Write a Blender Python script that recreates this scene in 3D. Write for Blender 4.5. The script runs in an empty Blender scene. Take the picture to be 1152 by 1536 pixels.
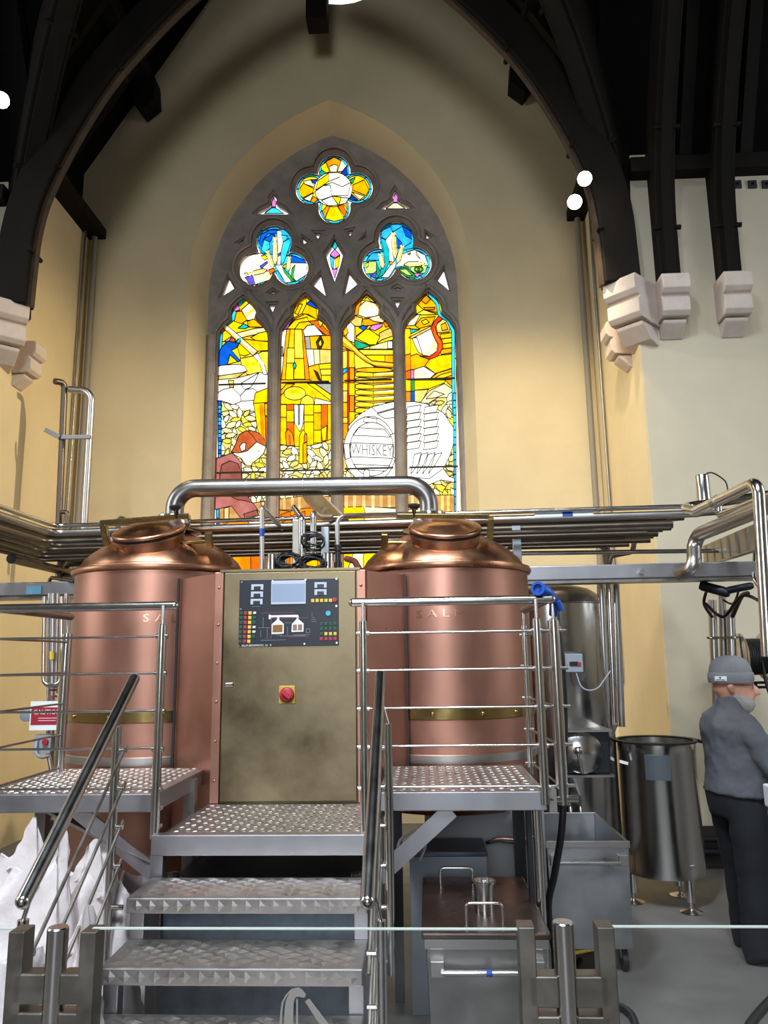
import bpy, bmesh, math, random
from mathutils import Vector, Matrix
from mathutils.geometry import delaunay_2d_cdt
random.seed(7)
SC = bpy.context.scene
COL = SC.collection
# ------------------------------------------------------------------ camera
F = 1154.0; CAMH = 1.8
YAW, PIT, ROLL = math.radians(2.6), math.radians(10.75), math.radians(-.8)
RM = (Matrix.Rotation(YAW, 3, 'Z') @ Matrix.Rotation(math.pi/2 + PIT, 3, 'X') @ Matrix.Rotation(ROLL, 3, 'Z'))
CP = Vector((0, 0, CAMH))
cd = bpy.data.cameras.new('camera'); cam = bpy.data.objects.new('camera', cd); COL.objects.link(cam)
cd.sensor_fit = 'HORIZONTAL'; cd.sensor_width = 36.0; cd.lens = 36.0*F/1152; cd.clip_end = 200; cd.clip_start = .05
cam.matrix_world = Matrix.Translation(CP) @ RM.to_4x4()
SC.camera = cam
# survey helpers: a measured sight line cut at a known depth (Y), height (Z) or side plane (X)
def sight(px, py): return RM @ Vector(((px-576)/F, -(py-768)/F, -1.0))
def PY(px, py, Y): d = sight(px, py); return CP + d*(Y/d.y)
def PZ(px, py, Z): d = sight(px, py); return CP + d*((Z-CAMH)/d.z)
def PX(px, py, X): d = sight(px, py); return CP + d*(X/d.x)
# ------------------------------------------------------------------ world, light, exposure
w = bpy.data.worlds.new('overcast_sky'); SC.world = w; w.use_nodes = True
bg = w.node_tree.nodes['Background']; bg.inputs[0].default_value = (.86, .93, 1.0, 1); bg.inputs[1].default_value = 2.3
SC.view_settings.view_transform = 'Standard'; SC.view_settings.look = 'None'
SC.view_settings.exposure = 0.0; SC.view_settings.gamma = 1.0; SC.view_settings.use_curve_mapping = False
try:
    SC.cycles.use_denoising = True; SC.cycles.sample_clamp_indirect = 6.0
    SC.cycles.max_bounces = 8; SC.cycles.diffuse_bounces = 4; SC.cycles.glossy_bounces = 4; SC.cycles.transparent_max_bounces = 16
    SC.cycles.caustics_reflective = False; SC.cycles.caustics_refractive = False
except Exception: pass
def area(name, loc, size, aim, power, color):
    l = bpy.data.lights.new(name, 'AREA'); l.shape = 'RECTANGLE'; l.size, l.size_y = size; l.energy = power; l.color = color
    o = bpy.data.objects.new(name, l); COL.objects.link(o); o.location = loc
    o.rotation_euler = (Vector(aim)-Vector(loc)).to_track_quat('-Z', 'Y').to_euler(); return o
DAY = (.80, .90, 1.0)
# daylight through the nave's and the transepts' windows (their frames are built below)
area('west_window_daylight', (-1.0, -9.6, 4.4), (3.4, 5.0), (-1.0, 3, 1.6), 560, DAY)
area('south_transept_daylight', (8.6, 3.2, 5.0), (3.0, 5.0), (0, 4.2, .8), 130, DAY)
area('north_transept_daylight', (-8.6, 3.2, 5.0), (3.0, 5.0), (-1, 4.4, .8), 260, (.9, .95, 1.0))
# two added fill lamps under the nave slopes, narrowed to brighten the plant
for _s in (-1, 1):
    _l = area('added_overhead_fill', (-1.01+_s*1.75, -1.6, 10.3), (1.6, 2.4), (-.1+_s*.5, 4.3, 1.0), 330 if _s < 0 else 200, DAY); _l.data.spread = math.radians(75)
# ------------------------------------------------------------------ materials
MATS = {}
def srgb(h):
    if isinstance(h, str):
        h = h.lstrip('#'); c = [int(h[i:i+2], 16)/255 for i in (0, 2, 4)]
    else: c = h
    return tuple((x/12.92 if x <= .04045 else ((x+.055)/1.055)**2.4) for x in c)
def mat(name, col, rough=.5, metal=0.0, var=.0, scale=6.0, bump=0.0, bscale=40., stretch=(1, 1, 1), rvar=0.0, col2=None, emit=None, estr=0, spec=None):
    if name in MATS: return MATS[name]
    m = bpy.data.materials.new(name); m.use_nodes = True; N = m.node_tree; b = N.nodes['Principled BSDF']
    c = srgb(col); b.inputs['Base Color'].default_value = (*c, 1); b.inputs['Roughness'].default_value = rough; b.inputs['Metallic'].default_value = metal
    if spec is not None: b.inputs['Specular IOR Level'].default_value = spec
    if var or bump or rvar or col2:
        tc = N.nodes.new('ShaderNodeTexCoord'); mp = N.nodes.new('ShaderNodeMapping'); mp.inputs['Scale'].default_value = stretch
        geo = N.nodes.new('ShaderNodeNewGeometry'); N.links.new(geo.outputs['Position'], mp.inputs['Vector'])
    if var or col2 or rvar:
        nz = N.nodes.new('ShaderNodeTexNoise'); nz.inputs['Scale'].default_value = scale; nz.inputs['Detail'].default_value = 5; nz.inputs['Roughness'].default_value = .6
        N.links.new(mp.outputs[0], nz.inputs['Vector'])
    if var or col2:
        rp = N.nodes.new('ShaderNodeValToRGB'); rp.color_ramp.elements[0].position = .32; rp.color_ramp.elements[1].position = .68
        a = tuple(max(0, x*(1-var)) for x in c); d = srgb(col2) if col2 else tuple(min(1, x*(1+var)) for x in c)
        rp.color_ramp.elements[0].color = (*a, 1); rp.color_ramp.elements[1].color = (*d, 1)
        N.links.new(nz.outputs[0], rp.inputs[0]); N.links.new(rp.outputs[0], b.inputs['Base Color'])
    if rvar:
        mr = N.nodes.new('ShaderNodeMapRange'); mr.inputs[1].default_value = .3; mr.inputs[2].default_value = .7
        mr.inputs[3].default_value = max(.02, rough-rvar); mr.inputs[4].default_value = min(1, rough+rvar)
        N.links.new(nz.outputs[0], mr.inputs[0]); N.links.new(mr.outputs[0], b.inputs['Roughness'])
    if bump:
        nb = N.nodes.new('ShaderNodeTexNoise'); nb.inputs['Scale'].default_value = bscale; nb.inputs['Detail'].default_value = 4
        N.links.new(mp.outputs[0], nb.inputs['Vector']); bp = N.nodes.new('ShaderNodeBump'); bp.inputs['Strength'].default_value = bump; bp.inputs['Distance'].default_value = .02
        N.links.new(nb.outputs[0], bp.inputs['Height']); N.links.new(bp.outputs[0], b.inputs['Normal'])
    if emit: b.inputs['Emission Color'].default_value = (*srgb(emit), 1); b.inputs['Emission Strength'].default_value = estr
    MATS[name] = m; return m
PLASTER = mat('cream_plaster', '#dbc8a0', .85, var=.05, scale=1.6, bump=.05, bscale=30)
PLASTER2 = mat('pale_plaster', '#cbbfa6', .85, var=.05, scale=1.6, bump=.05, bscale=30)
TIMBER = mat('black_stained_timber', '#17130f', .75, spec=.15, var=.25, scale=3, bump=.15, bscale=14, stretch=(1, 1, .25))
TIMBER2 = mat('lit_brown_timber', '#3a2a1c', .5, var=.35, scale=7, bump=.1)  # lighter brown holds the spotlights' glow on the chancel arch soffit
ROOFM = mat('dark_roof_boards', '#080706', .9, spec=.1, var=.3, scale=5)
STONE = mat('grey_tracery_stone', '#9c938b', .9, var=.22, scale=3.5, bump=.3, bscale=18)
STONE2 = mat('pinkish_tracery_stone', '#a08a7d', .9, var=.2, scale=5, bump=.3, bscale=18)
CORBEL = mat('pale_pink_sandstone', '#cdbdb2', .85, var=.08, scale=6, bump=.15, bscale=30)
FLOORM = mat('worn_grey_concrete', '#66625e', .55, var=.18, scale=2.2, bump=.04, bscale=60, rvar=.12)
STEEL = mat('brushed_steel', '#b5b0ac', .33, 1, var=.03, scale=5, rvar=.04)
TUBE = mat('satin_steel_tube', '#a9a6aa', .42, 1, var=.04, scale=6, rvar=.05)
STEELP = mat('polished_steel', '#cbc7c3', .2, 1, rvar=.03, scale=12)
STEELV = mat('dark_brushed_steel', '#8d8884', .34, 1, var=.04, scale=6, rvar=.05)
STEELD = mat('dull_steel', '#96928f', .42, 1, var=.12, scale=5, rvar=.1)
STEELW = mat('worn_warm_steel', '#918a81', .36, 1, var=.15, scale=8, rvar=.1)
PIPEM = mat('grey_brown_pipe_steel', '#6b6157', .44, 1, var=.12, scale=7, rvar=.08)
PLATE = mat('checker_plate_steel', '#a8a19d', .46, 1, var=.08, scale=14, rvar=.1)
TREADM = mat('worn_checker_lugs', '#b0a8a0', .42, 1, var=.1, scale=10, rvar=.1)
GALV = mat('galvanised_sheet', '#7d8793', .45, .9, var=.2, scale=16, rvar=.12)
COPPER = mat('satin_copper', '#b28270', .41, 1, var=.10, scale=2.6, rvar=.08, stretch=(1, 1, .5))
COPPERD = mat('tarnished_copper', '#b37d60', .33, 1, col2='#cc9674', var=.18, scale=4, rvar=.1)
COPPERS = mat('brown_copper_sheet', '#8a4f33', .5, .8, var=.2, scale=4, rvar=.1)
BRASS = mat('mottled_aged_brass', '#6f6049', .38, 1, col2='#8f8065', var=.2, scale=2.4, rvar=.1)
BRASSB = mat('bright_brass', '#a88f5c', .25, 1, var=.1, scale=10, rvar=.05)
BLACK = mat('black_rubber', '#121213', .5)
BLACKP = mat('black_plastic', '#16171a', .35)
NAVY = mat('navy_panel', '#0b0f1e', .4)
GREY = mat('grey_enamel', '#8f949b', .45)
WHITEP = mat('white_plastic', '#dcdcdc', .4)
BLUE = mat('blue_plastic', '#12459a', .35)
RED = mat('red_plastic', '#a3202c', .4)
YELLOW = mat('yellow_plastic', '#d9b53a', .45)
GREEN = mat('green_plastic', '#0f4a33', .45)
CYAN = mat('cyan_plastic', '#1f9fc0', .3)
SCREEN = mat('grey_blue_screen', '#8794ab', .3)
LABELW = mat('white_label', '#e6e6e6', .6)
LEAD = mat('dark_lead', '#221c16', .6)
SACK = mat('white_woven_plastic', '#cfc4c2', .6, var=.07, scale=7, bump=.5, bscale=11)
FROST = mat('frosted_etch', '#8d8780', .7)
# ------------------------------------------------------------------ mesh builder
class MB:
    def __init__(s): s.v = []; s.f = []
    def add(s, vs, fs):
        o = len(s.v); s.v += [Vector(v) for v in vs]; s.f += [tuple(i+o for i in f) for f in fs]; return s
    def box(s, c, d, rz=0.0, M=None):
        x, y, z = (a/2 for a in d); q = [(-x, -y, -z), (x, -y, -z), (x, y, -z), (-x, y, -z), (-x, -y, z), (x, -y, z), (x, y, z), (-x, y, z)]
        R = M if M is not None else Matrix.Rotation(rz, 3, 'Z')
        return s.add([R @ Vector(p)+Vector(c) for p in q], [(0, 3, 2, 1), (4, 5, 6, 7), (0, 1, 5, 4), (1, 2, 6, 5), (2, 3, 7, 6), (3, 0, 4, 7)])
    def bx(s, x0, x1, y0, y1, z0, z1): return s.box(((x0+x1)/2, (y0+y1)/2, (z0+z1)/2), (abs(x1-x0), abs(y1-y0), abs(z1-z0)))
    def bar(s, a, b, wd, ht, up=(0, 0, 1)):
        a, b = Vector(a), Vector(b); t = (b-a); L = t.length; t.normalize(); u = Vector(up)
        if abs(t.dot(u)) > .98: u = Vector((0, 1, 0))
        sd = t.cross(u).normalized(); u = sd.cross(t)
        return s.box((a+b)/2, (L, wd, ht), M=Matrix((t, sd, u)).transposed())
    def tube(s, path, r, n=12, cap=True):
        P = [Vector(p) for p in path]; m = len(P); R = r if isinstance(r, (list, tuple)) else [r]*m
        T = [(P[min(i+1, m-1)]-P[max(i-1, 0)]).normalized() for i in range(m)]
        u = T[0].orthogonal().normalized(); vs = []
        for i in range(m):
            u = (u-T[i]*u.dot(T[i])); u = u.normalized() if u.length > 1e-6 else T[i].orthogonal().normalized(); q = T[i].cross(u)
            ra = R[i] if isinstance(R[i], (list, tuple)) else (R[i], R[i])
            vs += [P[i]+u*math.cos(2*math.pi*k/n)*ra[0]+q*math.sin(2*math.pi*k/n)*ra[1] for k in range(n)]
        fs = [(i*n+k, i*n+(k+1) % n, (i+1)*n+(k+1) % n, (i+1)*n+k) for i in range(m-1) for k in range(n)]
        if cap: fs += [tuple(reversed(range(n))), tuple(range((m-1)*n, m*n))]
        return s.add(vs, fs)
    def rings(s, rings, cap=True):
        n = len(rings[0]); m = len(rings); vs = [p for r in rings for p in r]
        fs = [(i*n+k, i*n+(k+1) % n, (i+1)*n+(k+1) % n, (i+1)*n+k) for i in range(m-1) for k in range(n)]
        if cap: fs += [tuple(reversed(range(n))), tuple(range((m-1)*n, m*n))]
        return s.add(vs, fs)
    def lathe(s, prof, c=(0, 0, 0), axis=(0, 0, 1), n=32, cap=True):
        ax = Vector(axis).normalized(); R = Vector((0, 0, 1)).rotation_difference(ax).to_matrix(); c = Vector(c)
        rg = [[c+R @ Vector((r*math.cos(2*math.pi*k/n), r*math.sin(2*math.pi*k/n), z)) for k in range(n)] for r, z in prof]
        return s.rings(rg, cap)
    def disc(s, c, axis, r, h, n=16): return s.lathe([(r, 0), (r, h)], c, axis, n)
    def ball(s, c, r, n=10, sc=(1, 1, 1)):
        c = Vector(c); rg = []
        for i in range(1, 7):
            a = math.pi*i/7; rg.append([c+Vector((r*math.sin(a)*math.cos(2*math.pi*k/n)*sc[0], r*math.sin(a)*math.sin(2*math.pi*k/n)*sc[1], -r*math.cos(a)*sc[2])) for k in range(n)])
        return s.rings(rg)
    def prism(s, poly, fn, a, b):
        # poly 2-D, fn(u,v,t)->point; t from a to b
        n = len(poly); vs = [fn(u, v, a) for u, v in poly]+[fn(u, v, b) for u, v in poly]
        return s.add(vs, [tuple(range(n)), tuple(reversed(range(n, 2*n)))]+[(i, i+n, (i+1) % n+n, (i+1) % n) for i in range(n)])
    def build(s, name, m, parent=None, smooth=None, bev=0, mods=None):
        off = Vector((0, 0, 0)); p = parent
        while p is not None: off += p.location; p = p.parent
        me = bpy.data.meshes.new(name); me.from_pydata([v-off for v in s.v], [], s.f); me.update()
        bm = bmesh.new(); bm.from_mesh(me); bmesh.ops.recalc_face_normals(bm, faces=bm.faces); bm.to_mesh(me); bm.free()
        me.materials.append(m)
        if smooth is not None:
            me.polygons.foreach_set('use_smooth', [True]*len(me.polygons)); me.set_sharp_from_angle(angle=math.radians(smooth))
        o = bpy.data.objects.new(name, me); COL.objects.link(o); o.parent = parent
        if bev: b = o.modifiers.new('bevel', 'BEVEL'); b.width = bev; b.segments = 2; b.limit_method = 'ANGLE'
        return o
def tag(o, label=None, cat=None, group=None, kind=None):
    if label: o['label'] = label
    if cat: o['category'] = cat
    if group: o['group'] = group
    if kind: o['kind'] = kind
    return o
def thing(name, label, cat, loc=(0, 0, 0), group=None, kind=None):
    o = bpy.data.objects.new(name, None); o.empty_display_size = .1; COL.objects.link(o); o.location = loc
    return tag(o, label, cat, group, kind)
def struct(name, mb, m, parent=None, **k):
    o = mb.build(name, m, parent, **k)
    if parent is None: o['kind'] = 'structure'
    return o
def fillet(pts, r, seg=5):
    P = [Vector(p) for p in pts]; out = [P[0]]
    for i in range(1, len(P)-1):
        a, b = (P[i-1]-P[i]), (P[i+1]-P[i]); la, lb = a.length, b.length; a.normalize(); b.normalize()
        ang = a.angle(b)
        if ang > 3.1: continue
        d = min(r/math.tan(ang/2), la*.49, lb*.49); rr = d*math.tan(ang/2)
        bis = (a+b).normalized(); c = P[i]+bis*(rr/math.sin(ang/2)); s0 = P[i]+a*d-c; s1 = P[i]+b*d-c
        tot = s0.angle(s1); ax = s0.cross(s1).normalized()
        out += [c+Matrix.Rotation(tot*k/seg, 3, ax) @ s0 for k in range(seg+1)]
    return out+[P[-1]]
def smoothline(pts, sub=4, closed=False):
    P = [Vector(p) for p in pts]; n = len(P); out = []
    for i in range(n if closed else n-1):
        g = lambda j: P[j % n] if closed else P[max(0, min(n-1, j))]
        p0, p1, p2, p3 = g(i-1), g(i), g(i+1), g(i+2)
        for k in range(sub):
            t = k/sub; out.append(.5*((2*p1)+(-p0+p2)*t+(2*p0-5*p1+4*p2-p3)*t*t+(-p0+3*p1-3*p2+p3)*t**3))
    if not closed: out.append(P[-1])
    return out
def textmb(s, size, fn, ext=.001, align='CENTER'):
    """letters as thin raised print; fn(u,v,t)->point"""
    cu = bpy.data.curves.new('t', 'FONT'); cu.body = s; cu.size = size; cu.align_x = align; cu.align_y = 'CENTER'; cu.resolution_u = 2
    o = bpy.data.objects.new('t', cu); COL.objects.link(o); dg = bpy.context.evaluated_depsgraph_get(); me = bpy.data.meshes.new_from_object(o.evaluated_get(dg))
    mb = MB(); mb.add([fn(v.co.x, v.co.y, ext) for v in me.vertices], [tuple(p.vertices) for p in me.polygons])
    bpy.data.objects.remove(o); bpy.data.curves.remove(cu); bpy.data.meshes.remove(me); return mb
def cdt(polys):
    """planar arrangement of overlapping polygons -> verts, [(tri, set of polygon ids)]"""
    vs, fs = [], []
    for p in polys:
        if sum(p[i-1][0]*p[i][1]-p[i][0]*p[i-1][1] for i in range(len(p))) < 0: p = p[::-1]
        o = len(vs); vs += [Vector((a, b)) for a, b in p]; fs.append(list(range(o, o+len(p))))
    r = delaunay_2d_cdt(vs, [], fs, 1, 1e-5)
    return r[0], [(tuple(f), set(o)) for f, o in zip(r[2], r[5])]
def plate(outline, holes, fn, a, b):
    """slab with real holes; fn(u,v,t)->point"""
    V, T = cdt([outline]+holes); keep = [t for t, ids in T if 0 in ids and len(ids) == 1]
    mb = MB(); n = len(V); mb.v = [fn(v.x, v.y, a) for v in V]+[fn(v.x, v.y, b) for v in V]
    mb.v = [Vector(x) for x in mb.v]; ed = {}
    for t in keep:
        mb.f.append(t); mb.f.append(tuple(i+n for i in reversed(t)))
        for i in range(3): ed[(t[i], t[(i+1) % 3])] = 1
    for (p, q) in ed:
        if (q, p) not in ed: mb.f.append((p, p+n, q+n, q))
    return mb
# ------------------------------------------------------------------ room shell
XL, XR, XC, YB, YE = -4.2, 2.18, -1.01, 9.0, 7.16
struct('floor', MB().bx(-9, 9, -10, 10, -.3, 0), FLOORM)
def XZ(Y0): return lambda u, v, t: Vector((u, Y0+t, v))
def gothic(cx, hw, zs, za, zb, n=14):
    dz = za-zs; R = (hw*hw+dz*dz)/(2*hw); a1 = math.asin(min(1, dz/R))
    right = [(cx+hw-R+R*math.cos(a1*k/n), zs+R*math.sin(a1*k/n)) for k in range(n+1)]
    left = [(2*cx-x, z) for x, z in reversed(right[:-1])]
    return [(cx+hw, zb)]+right+left+[(cx-hw, zb)]
YT, YG = 9.45, 9.51
CWX = PY(498, 300, YT).x
Z_SILL = PY(500, 872, YT).z
OUT = gothic(CWX, 1.80, PY(300, 425, YB).z, PY(497, 149, YB).z, PY(500, 880, YB).z)
INN = gothic(CWX, (PY(702, 700, YT).x-PY(313, 700, YT).x)/2, PY(315, 445, YT).z, PY(498, 204, YT).z, Z_SILL)
OCU = [(XC+.12+.78*math.cos(2*math.pi*k/28), PY(490, 8, YB).z+.78+.78*math.sin(2*math.pi*k/28)) for k in range(28)]
GAB = [(-5.0, 0), (3.0, 0), (3.0, 14), (-5.0, 14)]
struct('wall_back', plate(GAB, [OUT, OCU], XZ(YB), 0, .05), PLASTER)
mb = MB(); n = len(OUT)
mb.add([(x, YB+.02, z) for x, z in OUT]+[(x, YT+.02, z) for x, z in INN], [(i, (i+1) % n, (i+1) % n+n, i+n) for i in range(n)])
struct('trim_1', mb, PLASTER, smooth=40)
struct('wall_back_outer', plate(GAB, [INN, OCU], XZ(YT+.05), 0, .3), PLASTER)
mb = MB(); mb.add([(x, YB, z) for x, z in OCU]+[(x, YT+.1, z) for x, z in OCU], [(i, (i+1) % 28, (i+1) % 28+28, i+28) for i in range(28)]); struct('trim_2', mb, PLASTER, smooth=40)
struct('wall_left', MB().bx(XL-.6, XL, YE, YB+.02, 0, 7.35), PLASTER)
struct('wall_right', MB().bx(XR, XR+.6, YE, YB+.02, 0, 7.35), PLASTER)
struct('wall_right_transept', MB().bx(XR+.02, 9, YE-.004, YE+.6, 0, 6.62), PLASTER2)
struct('wall_left_transept', MB().bx(-9, XL-.02, YE-.004, YE+.6, 0, 6.62), PLASTER2)
# the crossing's further walls, behind the camera, with their windows
struct('wall_south', plate([(-10, 0), (9.2, 0), (9.2, 14), (-10, 14)], [[(1.8, 2.4), (5.0, 2.4), (5.0, 7.6), (1.8, 7.6)]], lambda u, v, t: Vector((9+t, u, v)), 0, .3), PLASTER2)
struct('wall_north', plate([(-10, 0), (9.2, 0), (9.2, 14), (-10, 14)], [[(1.8, 2.4), (5.0, 2.4), (5.0, 7.6), (1.8, 7.6)]], lambda u, v, t: Vector((-9-t, u, v)), 0, .3), PLASTER2)
struct('wall_west', plate([(-9, 0), (9, 0), (9, 14), (-9, 14)], [[(-2.8, 2.3), (.8, 2.3), (.8, 8.1), (-2.8, 8.1)]], lambda u, v, t: Vector((u, -10-t, v)), 0, .3), PLASTER2)
def leaded(name, fn, u0, u1, v0, v1, nu, nv):
    r = thing(name, None, None, kind='structure'); mb = MB()
    for i in range(nu+1): u = u0+(u1-u0)*i/nu; mb.prism([(u-.03, v0), (u+.03, v0), (u+.03, v1), (u-.03, v1)], fn, -.05, .05)
    for i in range(nv+1): v = v0+(v1-v0)*i/nv; mb.prism([(u0, v-.03), (u1, v-.03), (u1, v+.03), (u0, v+.03)], fn, -.05, .05)
    mb.build('window_frame', LEAD, r)
leaded('window_2', lambda u, v, t: Vector((9.15+t, u, v)), 1.8, 5.0, 2.4, 7.6, 3, 5)
leaded('window_3', lambda u, v, t: Vector((-9.15+t, u, v)), 1.8, 5.0, 2.4, 7.6, 3, 5)
leaded('window_4', lambda u, v, t: Vector((u, -10.15+t, v)), -2.8, .8, 2.3, 8.1, 4, 5)
# roofs: chancel and nave gables run along Y, transepts along X, meeting in valleys over the crossing
YC = 4.0; ZR = 13.55; ZC = 8.0; HX = 3.42; ZT = 6.62; HY = 3.25
rf = thing('ceiling', None, None, kind='structure')
def slope(name, pts, m=ROOFM):
    nrm = (Vector(pts[1])-Vector(pts[0])).cross(Vector(pts[2])-Vector(pts[0])).normalized()
    if nrm.z < 0: nrm = -nrm
    k = len(pts); mb = MB(); mb.add([Vector(p) for p in pts]+[Vector(p)+nrm*.12 for p in pts], [tuple(range(k)), tuple(range(2*k-1, k-1, -1))]+[(i, (i+1) % k, (i+1) % k+k, i+k) for i in range(k)])
    return mb.build(name, m, rf)
for s in (-1, 1):
    x0 = XC+s*HX
    slope('chancel_roof_slope', [(x0, YE-.1, ZC), (x0, YB+.6, ZC), (XC, YB+.6, ZR), (XC, YE-.1, ZR)])
    MB().bx(x0-.1*s, x0+.25*s, YE-.1, YB+.02, 7.2, 8.15).build('eaves_board', ROOFM, rf)
    slope('nave_roof_slope', [(x0, -10, ZC), (x0, YC-HY, ZC), (XC, YC-HY, ZR), (XC, -10, ZR)])
    for t in (-1, 1):
        yy = YC+t*HY
        slope('transept_roof_slope', [(XC+s*2.9, yy, ZT), (s*9, yy, ZT), (s*9, YC, ZR), (XC+s*2.9, YC, ZR)])
        c = (XC+s*HX, yy, ZC-.8)
        slope('crossing_roof_slope', [c, (XC, yy, ZR), (XC, YC, ZR)]); slope('crossing_roof_slope', [c, (XC+s*HX, YC, ZR), (XC, YC, ZR)])
MB().bx(-9.2, 9.2, -10.2, 10, 13.9, 14.1).build('light_block_lid', ROOFM, rf)  # added unseen lid, stops sky light leaking through the roof seams
for s in (-1, 1):
    x = XC+s*1.8; z = ZR-1.8*(ZR-ZC)/HX-.1
    for dy in (-1.25, 1.25): MB().bar((x-.65*s*-1, -1.6+dy, z-.65*-1*-1.6*1), (x+.65*s*-1*-1, -1.6+dy, z), .08, .14).build('added_rooflight_frame', TIMBER2, rf)  # made-up frames to go with the added overhead fill lamps
# rafters lying against the slopes
def rafter(a, b, wd=.12, ht=.16): MB().bar(a, b, wd, ht).build('rafter', TIMBER, rf)
for s in (-1, 1):
    for y in (7.45, 7.95, 8.45): rafter((XC+s*(HX-.05), y, ZC-.1), (XC+s*.1, y, ZR-.15))
    for x in (2.75, 3.35, 3.95, 4.55): rafter((x if s > 0 else 2*XC-x, YC+HY-.08, ZT), (x if s > 0 else 2*XC-x, YC+.1, ZR-.15))
# purlins and wall plates
def beam(name, label, a, b, wd, ht, m=TIMBER, group=None, up=(0, 0, 1)):
    return tag(MB().bar(a, b, wd, ht, up).build(name, m, None, bev=.012), label, 'beam', group)
for s, side in ((-1, 'north'), (1, 'south')):
    nm = 'arched side with the single spotlight' if s < 0 else 'side with the two spotlights'
    x = XC+s*2.5
    t = thing('roof_purlin', 'black purlin with hanging end bracket against the gable, '+nm, 'beam', (x, 8.0, 9.2))
    MB().bar((x, YE, 9.42), (x, YB, 9.42), .2, .24).build('purlin_beam', TIMBER, t, bev=.012)
    MB().prism([(-.17, .0), (.17, .0), (.2, -.34), (.02, -.5), (-.12, -.3)], lambda u, v, q, x=x, s=s: Vector((x-s*u, YB-.3+q, 9.36+v)), 0, .26).build('end_bracket', TIMBER, t)
    x = XC+s*3.12
    beam('wall_plate', 'black wall plate on top of the chancel wall, '+nm, (x, YE, 7.27), (x, YB, 7.27), .3, .14)
for s in (-1, 1):
    beam('wall_plate', 'black moulded wall plate along the transept wall beside the '+('caution sign' if s < 0 else 'bearded man'), (XC+s*3.2, YE-.02, 6.6), (s*9, YE-.02, 6.6), .3, .16)
# ------------------------------------------------------------------ arch ribs
HZ = [(5.33, 2.86), (5.7, 2.85), (6.1, 2.83), (6.55, 2.74), (7.15, 2.5), (7.75, 2.19), (8.2, 1.87), (8.75, 1.40), (9.3, .78), (9.75, .0)]
def rib(name, label, pts, N, w, d, strip=None, smat=TIMBER2, ext=None):
    P = smoothline(pts, 4); N = Vector(N).normalized(); t = thing(name, label, 'beam', pts[0], 'black arch ribs on the corbels'); L = len(P)
    T = [(P[min(i+1, L-1)]-P[max(i-1, 0)]).normalized() for i in range(L)]; O = [N.cross(x) for x in T]
    if O[0].dot(P[0]-P[-1]) < 0: O = [-o for o in O]
    O = [Vector((o.x, o.y, max(o.z, -.2))).normalized() for o in O]
    MB().rings([[p-N*w/2, p+N*w/2, p+N*w/2+o*d, p-N*w/2+o*d] for p, o in zip(P, O)]).build('rib_timber', TIMBER, t, bev=.012)
    if strip: MB().rings([[p-N*strip/2-o*.035, p+N*strip/2-o*.035, p+N*strip/2+o*.01, p-N*strip/2+o*.01] for p, o in zip(P, O)]).build('soffit_strip', smat, t)
    for i in (6, 14, 22): MB().tube([P[i]-N*(w/2+.03), P[i]+N*(w/2+.03)], .025, 8).build('oak_peg', TIMBER, t)
    return t
for s in (-1, 1):
    sp = 'single spotlight' if s < 0 else 'pair of spotlights'
    rib('arch_rib', 'black chancel arch rib with soffit strip in spotlit brown, rising beside the '+sp, [(XC+s*h, 7.05, z) for z, h in HZ], (0, 1, 0), .2, .34, .08)
    rib('arch_rib', 'wide black diagonal rib rising from the corner corbel beside the '+sp, [(XC+s*(h+.22+.12*(z-5.3)/2), 4.2+h+.2, z) for z, h in HZ[:-1]]+[(XC+s*.25, 4.4, 10.1)], (1, -s, 0), .26, .42, .16, TIMBER)
    for X, wh in ((3.5, 'nearer the chancel corner'), (4.08, 'further from the chancel corner')):
        rib('arch_rib', 'slender black transept rib on the '+('spotlight-pair' if s > 0 else 'single-spotlight')+' side, '+wh, [(XC+s*X, 4.15+h, z) for z, h in HZ], (1, 0, 0), .2, .34, .1, TIMBER)
# backing posts behind the ribs
for s in (-1, 1):
    for X in (3.5, 4.08):
        beam('rib_wall_post', ('black wall post behind the transept rib '+('nearest' if X < 4 else 'further from')+' the chancel corner, '+('spotlight-pair' if s > 0 else 'single-spotlight')+' side'), (XC+s*X+.0, YE-.05, 5.34), (XC+s*X, YE-.05, 6.6), .16, .09, up=(0, 1, 0), group='wall posts behind the transept ribs')
for px, nm in ((1106, 'nearest the far transept rib'), (1129, 'in the middle of three'), (1150, 'furthest from the far transept rib')):
    q = PY(px, 276, YE-.02); t = thing('tie_plate', 'small dark square tie plate under the wall plate, '+nm, 'plate', q)
    MB().box((q.x, YE-.012, q.z), (.085, .024, .085)).build('plate_square', mat('grey_iron', '#3a3a3c', .6, .5), t, bev=.004); MB().ball((q.x, YE-.03, q.z), .014, 8).build('plate_bolt', TIMBER, t)
# crown pendant
beam('pendant_post', 'short dark square timber pendant hanging below the roof ridge', PY(476, 39, 8.3), PY(476, 39, 8.3)+Vector((0, 0, 2.6)), .26, .26)
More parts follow.
